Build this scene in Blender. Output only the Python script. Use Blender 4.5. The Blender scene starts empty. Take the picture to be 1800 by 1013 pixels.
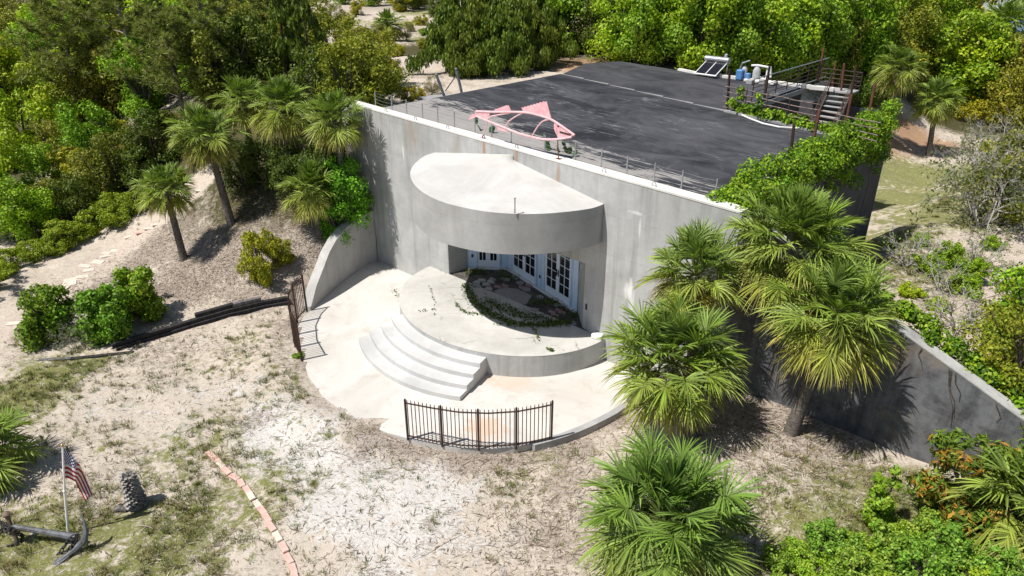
import bpy, math, random
import numpy as np
from mathutils import Vector, Matrix
R = math.radians
SC = bpy.context.scene
COL = SC.collection

# ------------------------------------------------------------------ camera, sky, sun, exposure
CAM_H, PITCH, FPX = 12.0, R(26.0), 1250.0          # metres above the forecourt, tilt below the horizon, focal length at 1800 px
cam = bpy.data.cameras.new('camera'); cam_o = bpy.data.objects.new('camera', cam); COL.objects.link(cam_o)
cam_o.location = (0, 0, CAM_H); cam_o.rotation_euler = (R(90) - PITCH, 0, 0)
cam.sensor_width = 36.0; cam.lens = 36.0 * FPX / 1800.0
cam.clip_start = 0.2; cam.clip_end = 6000
SC.camera = cam_o
SUN_AZ, SUN_EL = R(25.0), R(61.0)                   # direction the light travels (from +x), height of the sun
d_sun = Vector((math.cos(SUN_EL)*math.cos(SUN_AZ), math.cos(SUN_EL)*math.sin(SUN_AZ), -math.sin(SUN_EL)))
world = bpy.data.worlds.new('World'); SC.world = world; world.use_nodes = True
wn = world.node_tree.nodes; wl = world.node_tree.links
sky = wn.new('ShaderNodeTexSky'); sky.sky_type = 'NISHITA'; sky.sun_disc = False
sky.sun_elevation = SUN_EL; sky.sun_rotation = math.atan2(-d_sun.x, -d_sun.y)
wl.new(sky.outputs[0], wn['Background'].inputs[0]); wn['Background'].inputs[1].default_value = 0.07
sun = bpy.data.lights.new('sun', 'SUN'); sun.energy = 5.0; sun.angle = R(0.53); sun.color = (1.0, 0.955, 0.89)
sun_o = bpy.data.objects.new('sun', sun); COL.objects.link(sun_o)
sun_o.location = (-20, -10, 40); sun_o.rotation_euler = d_sun.to_track_quat('-Z', 'Y').to_euler()
SC.view_settings.view_transform = 'Standard'; SC.view_settings.look = 'None'
SC.view_settings.exposure = 0.27; SC.view_settings.gamma = 1.0; SC.view_settings.use_curve_mapping = False
SC.render.engine = 'CYCLES'
SC.cycles.max_bounces = 6; SC.cycles.diffuse_bounces = 3; SC.cycles.glossy_bounces = 2; SC.cycles.transmission_bounces = 3
SC.cycles.transparent_max_bounces = 6; SC.cycles.caustics_reflective = False; SC.cycles.caustics_refractive = False

# ------------------------------------------------------------------ survey: photograph pixels to places
def ray(u, v):
    dx = (u-900)/FPX; dy = (506.5-v)/FPX
    return np.array([dx, math.cos(PITCH)+dy*math.sin(PITCH), -math.sin(PITCH)+dy*math.cos(PITCH)])
EYE = np.array([0, 0, CAM_H])
B0 = np.array([2.5934, 19.7355, 0.0])               # right corner of the door recess
D = np.array([.7379, -.6749, 0.0]); N = np.array([.6749, .7379, 0.0])   # along the front wall / into the house
B_ROT = math.atan2(D[1], D[0])
def sn2w(s, n, z=0.0): q = B0 + s*D + n*N; return np.array([q[0], q[1], z])
def w2sn(p): q = np.asarray(p)[:2] - B0[:2]; return float(q@D[:2]), float(q@N[:2])
def gz(u, v, z=0.0): r = ray(u, v); return EYE + r*((z-CAM_H)/r[2])
def gsn(u, v, z=0.0): return w2sn(gz(u, v, z))
def gp(u, v, p, n): r = ray(u, v); return EYE + r*(np.dot(np.asarray(p)-EYE, n)/np.dot(r, n))
def above(base, u, v):                              # where the ray of a pixel meets the upright plane facing us through base
    n = np.array([base[0], base[1], 0.0]); n /= np.linalg.norm(n)
    return gp(u, v, base, n)

def ss(a, b, x):
    t = np.clip((np.asarray(x, float)-a)/(b-a), 0, 1); return t*t*(3-2*t)
def vnoise(x, y, seed=0):                           # smooth value noise
    x = np.asarray(x, float); y = np.asarray(y, float)
    xi = np.floor(x); yi = np.floor(y); fx = x-xi; fy = y-yi
    fx = fx*fx*(3-2*fx); fy = fy*fy*(3-2*fy)
    def h(a, b):
        t = np.sin(a*127.1 + b*311.7 + seed*74.7)*43758.5453
        return t-np.floor(t)
    return (h(xi, yi)*(1-fx)+h(xi+1, yi)*fx)*(1-fy) + (h(xi, yi+1)*(1-fx)+h(xi+1, yi+1)*fx)*fy
def fbm(x, y, seed=0, o=4):
    t = 0; a = .5; f = 1.0
    for k in range(o): t = t + a*vnoise(x*f, y*f, seed+k); a *= .5; f *= 2.03
    return t

PATIO_C, PATIO_R = (-4.0, -0.6), 6.55
def terrain(x, y):
    x = np.asarray(x, float); y = np.asarray(y, float)
    s = (x-B0[0])*D[0]+(y-B0[1])*D[1]; n = (x-B0[0])*N[0]+(y-B0[1])*N[1]
    t = ss(3, 10, n)
    a = -9.6*(1-t) + 1.0*t; b = -13.0*(1-t) - 9.0*t
    wl_ = ss(0, 1, (a-s)/(a-b))
    s_w = np.interp(n, [-4.4, -3.9, -3.34, -2.85, -2.31, -1.75, -1.14, -.6, 0], [-9.33, -9.6, -9.89, -10.18, -10.45, -10.7, -10.92, -11.1, -11.12])
    inside = np.where((n > -4.4) & (n < .3), ss(-.34, -.14, s-s_w), 0.0)
    wl_ = wl_*(1-inside)
    left = 5.5*ss(-7.5, 4, n)*wl_
    left = left*(1-.35*ss(-22, -40, s))
    right = 1.05*ss(1.9, 6.0, s)*ss(-11, -1.5, n)
    right = right + 1.3*ss(9, 15, s)*ss(-3, 1, n)*ss(16, 6, n)
    wing_top = np.clip(5.9-.44*(s-4.3), 0, 6)
    rb = np.clip(wing_top-.55-1.05, 0, 5)*ss(.25, .8, n)*ss(4.6, 1.2, n)*ss(4.2, 5.2, s)
    h = left + right + rb
    bump = (fbm(x*.55, y*.55, 3)-.47)*.42 + (fbm(x*2.1, y*2.1, 9)-.47)*.10
    d_p = np.hypot(s-PATIO_C[0], n-PATIO_C[1])
    flat = ss(PATIO_R+.05, PATIO_R+2.5, d_p)*(1-ss(-12.0, -10.5, s)*ss(-2, -1, n)*ss(1.2, 0.5, n))
    h = h + bump*flat - .10 - .12*(1-ss(PATIO_R+.1, PATIO_R+1.0, d_p))
    sec = ss(-.6, -2.4, s)*ss(-3.6, -5.2, n)*ss(-10.0, -9.0, s)
    edge = PATIO_R-.25+.75*(fbm(x*.9, y*.9, 21)-.47)*2
    h = h + sec*ss(edge, edge+.22, d_p)*(1-ss(PATIO_R+.8, PATIO_R+2.2, d_p))*(.235+.05*(fbm(x*1.5, y*1.5, 5)-.4))
    # the sunk garden bed and the space under the porch
    return h
def G(u, v):
    r = ray(u, v); t = 5.0; p = EYE
    while t < 400:
        p = EYE + r*t
        if p[2] < float(terrain(p[0], p[1])): break
        t += .05 + t*.002
    return np.array([p[0], p[1], float(terrain(p[0], p[1]))])
def T(x, y): return float(terrain(x, y))

# ------------------------------------------------------------------ materials
MATS = {}
class NT:
    def __init__(s, name):
        s.m = bpy.data.materials.new(name); s.m.use_nodes = True; s.t = s.m.node_tree
        s.n = s.t.nodes; s.b = s.n['Principled BSDF']; MATS[name] = s.m
    def node(s, kind, **kw):
        o = s.n.new('ShaderNode'+kind)
        for k, v in kw.items(): setattr(o, k, v)
        return o
    def put(s, sock, v):
        if hasattr(v, 'is_output') or isinstance(v, bpy.types.NodeSocket): s.t.links.new(v, sock)
        else:
            if isinstance(v, tuple) and len(v) == 3 and sock.type == 'RGBA': v = v+(1,)
            sock.default_value = v
    def coord(s, kind='Object'): return s.node('TexCoord').outputs[kind]
    def scaled(s, vec, sc, rot=0):
        m = s.node('Mapping'); s.put(m.inputs[0], vec); m.inputs['Scale'].default_value = sc; m.inputs['Rotation'].default_value = (0, 0, rot); return m.outputs[0]
    def noise(s, vec, scale, detail=4, rough=.6, dist=0):
        o = s.node('TexNoise'); s.put(o.inputs['Vector'], vec); o.inputs['Scale'].default_value = scale
        o.inputs['Detail'].default_value = detail; o.inputs['Roughness'].default_value = rough; o.inputs['Distortion'].default_value = dist
        return o.outputs[0]
    def ramp(s, f, stops):
        o = s.node('ValToRGB'); s.put(o.inputs[0], f); e = o.color_ramp.elements
        while len(e) < len(stops): e.new(.5)
        for k, (p, c) in enumerate(stops):
            e[k].position = p; e[k].color = (c, c, c, 1) if not isinstance(c, tuple) else c+(1,)
        return o.outputs[0]
    def mix(s, f, a, b, mode='MIX'):
        o = s.node('Mix', data_type='RGBA', blend_type=mode); s.put(o.inputs[0], f); s.put(o.inputs[6], a); s.put(o.inputs[7], b); return o.outputs[2]
    def math(s, op, a, b=0.0, clamp=False):
        o = s.node('Math', operation=op, use_clamp=clamp); s.put(o.inputs[0], a); s.put(o.inputs[1], b); return o.outputs[0]
    def sep(s, v): o = s.node('SeparateXYZ'); s.put(o.inputs[0], v); return o.outputs
    def bump(s, h, strength=.3, dist=.02):
        o = s.node('Bump'); s.put(o.inputs['Height'], h); o.inputs['Strength'].default_value = strength; o.inputs['Distance'].default_value = dist
        s.put(s.b.inputs['Normal'], o.outputs[0])
    def fin(s, color, rough=.8, metal=0.0, spec=.3):
        s.put(s.b.inputs['Base Color'], color); s.put(s.b.inputs['Roughness'], rough)
        s.b.inputs['Metallic'].default_value = metal; s.b.inputs['Specular IOR Level'].default_value = spec
        return s.m

def concrete(name, base, dark, streak=.5, stain=.35, joints=False, rough=.85, marks=False, cracks=0.0):
    m = NT(name); c = m.coord()
    big = m.noise(c, .45, 5, .65, .6); mid = m.noise(c, 2.2, 6, .7); fine = m.noise(c, 38, 3, .6)
    st = m.noise(m.scaled(c, (2.6, 2.6, .16)), 1.0, 5, .65, .3)
    col = m.mix(m.ramp(big, [(.36, 0.0), (.66, 1.0)]), tuple(base), tuple(b*.74 for b in base))
    col = m.mix(m.math('MULTIPLY', m.ramp(mid, [(.42, 0.0), (.75, 1.0)]), stain), col, tuple(dark))
    if streak: col = m.mix(m.math('MULTIPLY', m.ramp(st, [(.50, 0.0), (.74, 1.0)]), streak), col, tuple(dark))
    col = m.mix(m.math('MULTIPLY', m.ramp(fine, [(.3, 1.0), (.55, 0.0)]), .22), col, tuple(dark))
    h = m.math('ADD', fine, m.math('MULTIPLY', mid, 1.5))
    if joints:                                        # faint board and pour lines left by the formwork
        z = m.sep(c)[2]
        f = m.math('FRACT', m.math('DIVIDE', m.math('ADD', z, m.math('MULTIPLY', m.noise(c, .8, 2), .10)), 1.22))
        ln = m.ramp(f, [(0.0, 1.0), (.018, 0.0), (1.0, 0.0)])
        col = m.mix(m.math('MULTIPLY', ln, m.math('MULTIPLY', m.ramp(mid, [(.35, .2), (.6, 1.0)]), .6)), col, tuple(dark))
    if cracks:
        vo = m.node('TexVoronoi', feature='DISTANCE_TO_EDGE'); vo.inputs['Scale'].default_value = .42
        mp = m.node('VectorMath', operation='ADD'); m.put(mp.inputs[0], c); nz = m.node('TexNoise'); m.put(nz.inputs['Vector'], c); nz.inputs['Scale'].default_value = 1.6; nz.inputs['Detail'].default_value = 5
        sc = m.node('VectorMath', operation='SCALE'); m.put(sc.inputs[0], nz.outputs['Color']); sc.inputs['Scale'].default_value = 1.1; m.put(mp.inputs[1], sc.outputs[0]); m.put(vo.inputs['Vector'], mp.outputs[0])
        ck = m.math('MULTIPLY', m.ramp(vo.outputs['Distance'], [(.004, 1.0), (.012, 0.0)]), m.ramp(m.noise(c, .5, 3), [(.45, 0.0), (.58, 1.0)]))
        col = m.mix(m.math('MULTIPLY', ck, cracks), col, (.16, .14, .12))
    if marks:                                          # weathering under the coping, rust below the lifting eyes, old white scuffs
        x, y, z = m.sep(c); top = m.math('SUBTRACT', m.math('SUBTRACT', 6.0, m.math('MULTIPLY', x, .03)), z)
        drip = m.noise(m.scaled(c, (2.1, 2.1, .30)), 1.0, 6, .72, .4)
        w = m.math('MULTIPLY', m.ramp(m.math('DIVIDE', top, 2.6), [(0.0, 1.0), (1.0, 0.0)]), m.ramp(drip, [(.46, 0.0), (.72, 1.0)]))
        col = m.mix(m.math('MULTIPLY', w, m.math('MULTIPLY', m.ramp(m.noise(c, .35, 4), [(.38, .15), (.62, 1.0)]), .62)), col, (.17, .165, .155))
        for u_, v_, s_, z_, k, cc in ((850, 240, .10, .9, .8, (.36, .20, .11)), (908, 258, .07, .6, .7, (.36, .21, .12)), (982, 282, .09, .7, .6, (.36, .22, .14)), (1108, 492, .20, .45, .85, (.80, .80, .80)), (1112, 515, .10, .45, .6, (.78, .78, .78)), (1118, 372, .30, .06, .6, (.72, .72, .72)), (1126, 388, .05, .35, .6, (.74, .74, .74)), (708, 256, .06, .35, .6, (.74, .74, .74)), (722, 206, .5, .8, .5, (.30, .25, .19)), (800, 240, .35, .7, .4, (.28, .24, .19))):
            q = gp(u_, v_, sn2w(0, 0), N); qs, qn = w2sn(q)
            dx = m.math('DIVIDE', m.math('SUBTRACT', x, qs), s_); dz = m.math('DIVIDE', m.math('ADD', m.math('SUBTRACT', z, float(q[2])), z_*.7), z_)
            rr = m.math('ADD', m.math('SQRT', m.math('ADD', m.math('MULTIPLY', dx, dx), m.math('MULTIPLY', dz, dz))), m.math('MULTIPLY', m.math('SUBTRACT', m.noise(m.scaled(c, (5, 5, 1.2)), 1.0, 5, .7), .5), 2.2))
            col = m.mix(m.math('MULTIPLY', m.ramp(rr, [(.35, 1.0), (1.0, 0.0)]), k), col, cc)
    m.bump(h, .25, .02)
    return m.fin(col, rough)

def simple(name, color, rough=.6, metal=0.0, var=.25, scale=8, color2=None, spec=.4):
    m = NT(name); c = m.coord(); f = m.noise(c, scale, 5, .65)
    c2 = color2 or tuple(x*(1-var) for x in color)
    col = m.mix(m.ramp(f, [(.38, 0.0), (.64, 1.0)]), tuple(color), tuple(c2))
    m.bump(f, .15, .01)
    return m.fin(col, rough, metal, spec)

M_wall = concrete('wall_concrete', (.52, .525, .52), (.22, .215, .20), .55, .32, True, .85, True)
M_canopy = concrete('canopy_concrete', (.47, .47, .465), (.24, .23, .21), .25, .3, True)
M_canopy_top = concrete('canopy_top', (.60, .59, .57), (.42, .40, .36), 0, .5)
M_coping = concrete('coping', (.80, .78, .74), (.58, .53, .47), 0, .35)
M_wing = concrete('wing_concrete', (.19, .195, .205), (.03, .03, .034), .85, .95, True, .85, False, .8)
def wing_stains():
    m = M_wing.node_tree; nn = m.nodes; bs = nn['Principled BSDF']; src = bs.inputs['Base Color'].links[0].from_socket
    c = nn.new('ShaderNodeTexCoord'); n = nn.new('ShaderNodeTexNoise'); n.inputs['Scale'].default_value = .7; n.inputs['Detail'].default_value = 6; m.links.new(c.outputs['Object'], n.inputs['Vector'])
    r = nn.new('ShaderNodeValToRGB'); r.color_ramp.elements[0].position = .56; r.color_ramp.elements[0].color = (0, 0, 0, 1); r.color_ramp.elements[1].position = .68; r.color_ramp.elements[1].color = (.55, .55, .55, 1); m.links.new(n.outputs[0], r.inputs[0])
    x = nn.new('ShaderNodeMix'); x.data_type = 'RGBA'; m.links.new(r.outputs[0], x.inputs[0]); m.links.new(src, x.inputs[6]); x.inputs[7].default_value = (.26, .20, .13, 1); m.links.new(x.outputs[2], bs.inputs['Base Color'])
wing_stains()
M_wing_l = concrete('left_wing_concrete', (.50, .49, .47), (.24, .23, .21), .4, .35)
M_wing_edge = concrete('wing_edge', (.50, .50, .48), (.16, .15, .14), 0, .7)
M_porch = concrete('porch_concrete', (.57, .56, .53), (.34, .31, .27), 0, .4, False, .85, False, .7)
M_step = concrete('step_concrete', (.59, .59, .585), (.40, .385, .36), 0, .25)
M_side_shaded = concrete('shaded_side_concrete', (.10, .095, .11), (.03, .03, .035), .5, .5)  # darkness of the unlit side is put into this concrete colour
M_gray = concrete('slab_concrete', (.40, .40, .40), (.16, .16, .16), 0, .5)

def patio_mat():
    m = NT('patio_concrete'); c = m.coord('Object')
    big = m.noise(c, .35, 5, .65, 1.0); mid = m.noise(c, 1.6, 6, .7, .5); fine = m.noise(c, 30, 4, .7)
    col = m.mix(m.ramp(big, [(.4, 0.0), (.65, 1.0)]), (.58, .56, .53), (.49, .465, .425))
    col = m.mix(m.math('MULTIPLY', m.ramp(mid, [(.53, 0.0), (.72, 1.0)]), .65), col, (.40, .355, .30))
    col = m.mix(m.math('MULTIPLY', m.ramp(fine, [(.3, 1.0), (.5, 0.0)]), .3), col, (.45, .41, .36))
    # orange rust bleed behind the front railing, dirt against the porch
    for (px, py, r, k) in ((852, 752, .75, .55), (905, 668, .9, .5), (860, 668, .5, .5)):
        s_, n_ = gsn(px, py)
        v = m.node('VectorMath', operation='DISTANCE'); m.put(v.inputs[0], c); v.inputs[1].default_value = (s_, n_, 0)
        f = m.math('ADD', m.math('DIVIDE', v.outputs['Value'], r), m.math('MULTIPLY', m.math('SUBTRACT', m.noise(c, 3.5, 5, .7), .5), 1.9))
        col = m.mix(m.math('MULTIPLY', m.ramp(f, [(.35, 1.0), (.9, 0.0)]), k), col, (.66, .35, .19) if py > 700 else (.52, .38, .28))
    m.bump(m.math('ADD', fine, mid), .25, .015)
    return m.fin(col, .9)
M_patio = patio_mat()

def roof_mat(name, front):
    m = NT(name); c = m.coord()
    x, y, z = m.sep(c)
    big = m.noise(m.scaled(c, (.25, .5, 1)), 1.0, 6, .68, 1.2); mid = m.noise(c, 1.3, 6, .72, .8); fine = m.noise(c, 26, 4, .7)
    strk = m.noise(m.scaled(c, (1.2, 9.0, 1), .1), 1.0, 5, .7, .4)
    a, b = ((.020, .020, .024), (.095, .096, .106)) if front else ((.036, .036, .042), (.098, .098, .106))
    col = m.mix(m.ramp(big, [(.38, 0.0), (.66, 1.0)]), a, b)
    col = m.mix(m.math('MULTIPLY', m.ramp(mid, [(.54, 0.0), (.72, 1.0)]), .5), col, (.135, .135, .145) if front else (.12, .115, .115))
    col = m.mix(m.math('MULTIPLY', m.ramp(fine, [(.28, 0.0), (.62, 1.0)]), .35), col, (.02, .02, .024))
    if front:
        # membrane worn off in ragged streaks: bare concrete along the parapet, on the left edge and in scattered licks
        rag = m.math('SUBTRACT', strk, .5)
        e1 = m.math('SUBTRACT', m.math('ADD', m.math('MULTIPLY', m.math('ADD', x, 3.0), -.17), 2.5), y)   # the strip widens to the left
        f1 = m.math('ADD', m.math('MULTIPLY', e1, .8), m.math('MULTIPLY', rag, 5.0))
        f1 = m.math('ADD', f1, m.math('MULTIPLY', m.math('SUBTRACT', big, .5), 5.0))
        w1 = m.ramp(f1, [(.40, 0.0), (.52, 1.0)])
        col = m.mix(w1, col, m.mix(mid, (.36, .34, .32), (.22, .21, .20)))
        e2 = m.math('ADD', m.math('MULTIPLY', m.math('SUBTRACT', -11.9, x), 1.2), m.math('MULTIPLY', rag, 5.0))
        col = m.mix(m.ramp(e2, [(.35, 0.0), (.5, 1.0)]), col, (.27, .265, .26))
        lick = m.math('MULTIPLY', m.ramp(strk, [(.57, 0.0), (.61, 1.0)]), m.ramp(m.noise(c, .42, 3, .5), [(.52, 0.0), (.60, 1.0)]))
        col = m.mix(m.math('MULTIPLY', lick, .6), col, (.26, .27, .29))
        seam = m.math('MULTIPLY', m.ramp(m.math('FRACT', m.math('DIVIDE', m.math('ADD', y, m.math('MULTIPLY', mid, .05)), .98)), [(0.0, 1.0), (.035, 0.0)]), m.ramp(m.noise(c, .9, 4, .7), [(.42, .1), (.6, 1.0)]))
        col = m.mix(m.math('MULTIPLY', seam, .55), col, (.17, .175, .19))
        seam2 = m.ramp(m.math('FRACT', m.math('DIVIDE', m.math('ADD', y, .12), .98)), [(0.0, 1.0), (.05, 0.0)])
        col = m.mix(m.math('MULTIPLY', seam2, .5), col, (.018, .018, .022))
        # darker ragged band on the near side of the step between the two roofs
        e3 = m.math('ADD', m.math('MULTIPLY', m.math('SUBTRACT', y, m.math('SUBTRACT', 10.15, m.math('MULTIPLY', x, .13))), 1.0), m.math('MULTIPLY', rag, 1.2))
        col = m.mix(m.ramp(e3, [(.40, 0.0), (.52, .55)]), col, (.022, .022, .026))
    m.bump(m.math('ADD', fine, m.math('MULTIPLY', mid, .6)), .35, .02)
    return m.fin(col, m.ramp(big, [(.3, .62), (.7, .9)]), 0, .25)
M_roof_f = roof_mat('roof_membrane', True); M_roof_r = roof_mat('rear_roof_membrane', False)

def attr_mat(name, rough=.5, trans=.28, spec=.35, tint=True):   # leaf colours come from the mesh, one tint per plant
    m = NT(name); a = m.node('Attribute', attribute_name='Col'); col = a.outputs['Color']
    if tint:
        oi = m.node('ObjectInfo'); col = m.mix(1.0, col, oi.outputs['Color'], 'MULTIPLY')
    m.fin(col, rough, 0, spec)
    tr = m.node('BsdfTranslucent'); m.put(tr.inputs[0], m.mix(1.0, col, (1.25, 1.35, .5), 'MULTIPLY'))
    mx = m.node('MixShader'); mx.inputs[0].default_value = trans
    m.t.links.new(m.b.outputs[0], mx.inputs[1]); m.t.links.new(tr.outputs[0], mx.inputs[2])
    m.t.links.new(mx.outputs[0], m.n['Material Output'].inputs[0])
    return m.m
M_leaf = attr_mat('foliage', .55, .22, .25); M_palm = attr_mat('palm_frond', .55, .22, .3); M_dry = attr_mat('dry_litter', .9, 0.05, .1, False)

def bark(name, a, b, ring=0):
    m = NT(name); c = m.coord(); f = m.noise(m.scaled(c, (9, 9, 2.2) if not ring else (5, 5, 16)), 1.0, 5, .7, .5)
    col = m.mix(m.ramp(f, [(.36, 0.0), (.66, 1.0)]), a, b); m.bump(f, .8, .04); return m.fin(col, .9)
M_bark = bark('bark', (.14, .115, .09), (.05, .04, .032)); M_palmbark = bark('palm_trunk', (.21, .185, .16), (.065, .055, .048), 1)
M_deadwood = bark('bleached_wood', (.42, .40, .38), (.22, .205, .19)); M_boot = bark('palm_boots', (.23, .215, .20), (.05, .045, .04))
M_timber = bark('weathered_timber', (.045, .042, .042), (.012, .012, .013)); M_plank = bark('grey_plank', (.20, .19, .19), (.07, .07, .07))
M_rust = simple('rusty_steel', (.075, .036, .026), .8, .2, .3, 14, (.035, .022, .018))
M_rust_r = simple('red_rust_steel', (.20, .075, .048), .85, .1, .3, 9, (.085, .04, .032))
M_palerust = simple('weathered_rail', (.24, .20, .18), .7, .2, .3, 9, (.10, .06, .045))
M_darkmetal = simple('dark_steel', (.05, .045, .042), .7, .4, .3, 12, (.10, .06, .045))
M_galv = simple('galvanised_steel', (.46, .48, .50), .45, .7, .25, 12); M_greypost = simple('grey_steel', (.30, .33, .36), .5, .5, .3, 7)
M_pink = simple('faded_pink_paint', (.74, .36, .40), .7, 0, .2, 5, (.74, .50, .52)); M_pinkpipe = simple('pale_pink_paint', (.76, .52, .54), .6, 0, .2, 6, (.70, .38, .41))
M_black = simple('black_marking', (.02, .02, .024), .6, 0, .2)
M_whitepaint = simple('white_paint', (.80, .80, .78), .5, 0, .08, 4); M_white = simple('white_plastic', (.78, .78, .77), .4, 0, .12, 3)
M_doorblue = simple('pale_blue_paint', (.62, .76, .94), .45, 0, .10, 3); M_trim = simple('door_trim', (.80, .87, .97), .45, 0, .06, 3)
M_brick = simple('pink_brick', (.56, .33, .28), .9, 0, .25, 9, (.60, .44, .38)); M_paver = simple('pink_paver', (.66, .53, .45), .9, 0, .2, 5, (.66, .57, .49))
M_stone = simple('pale_flagstone', (.50, .48, .45), .9, 0, .35, 5); M_redstone = simple('red_flagstone', (.42, .27, .25), .9, 0, .3, 6)
M_anchor = simple('anchor_paint', (.16, .175, .19), .7, .3, .35, 9, (.085, .08, .08)); M_chain = simple('chain_iron', (.05, .048, .05), .7, .5, .3, 18)
M_soil = simple('bed_soil', (.13, .115, .11), .95, 0, .6, 3, (.055, .05, .045)); M_gravel = simple('pale_gravel', (.40, .38, .37), .95, 0, .4, 24)
M_blue = simple('blue_casing', (.10, .25, .52), .5, 0, .3, 6); M_grey = simple('grey_casing', (.45, .46, .47), .6, 0, .3, 8)
M_siding = simple('white_siding', (.74, .76, .80), .6, 0, .08, 3); M_bluewall = simple('slate_blue_siding', (.14, .24, .36), .6, 0, .1, 3)
M_metalroof = simple('pale_metal_roof', (.56, .60, .68), .4, .4, .08, 3); M_cactus = simple('cactus_green', (.06, .14, .035), .5, 0, .3, 8)
M_rubber = simple('black_rubber', (.03, .03, .03), .7, 0, .2)
def glass_mat(name, col=(.012, .014, .02), r=.12):
    m = NT(name); return m.fin(col, r, 0, .5)
M_glass = glass_mat('dark_glass'); M_tube = glass_mat('solar_tubes', (.016, .016, .022), .25)
def flag_mat():
    m = NT('flag_cloth'); u = m.node('UVMap').outputs[0]; x, y, z = m.sep(u)
    st = m.math('GREATER_THAN', m.math('FRACT', m.math('MULTIPLY', y, 6.5)), .5)
    col = m.mix(st, (.33, .010, .022), (.66, .63, .62))
    inside = m.math('MULTIPLY', m.math('LESS_THAN', x, .40), m.math('GREATER_THAN', y, 6.0/13))
    cx = m.math('MULTIPLY', x, 11/.4*.5); cy = m.math('MULTIPLY', m.math('SUBTRACT', y, 6.0/13), 9*13/7*.5)
    def dots(ox, oy):
        a = m.math('SUBTRACT', m.math('FRACT', m.math('ADD', cx, ox)), .5); b = m.math('SUBTRACT', m.math('FRACT', m.math('ADD', cy, oy)), .5)
        return m.math('LESS_THAN', m.math('ADD', m.math('MULTIPLY', a, a), m.math('MULTIPLY', b, b)), .062)
    star = m.math('MAXIMUM', dots(0, 0), dots(.5, .5))
    col = m.mix(inside, col, m.mix(star, (.015, .022, .12), (.66, .66, .68)))
    return m.fin(col, .8)
M_flag = flag_mat()

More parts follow.
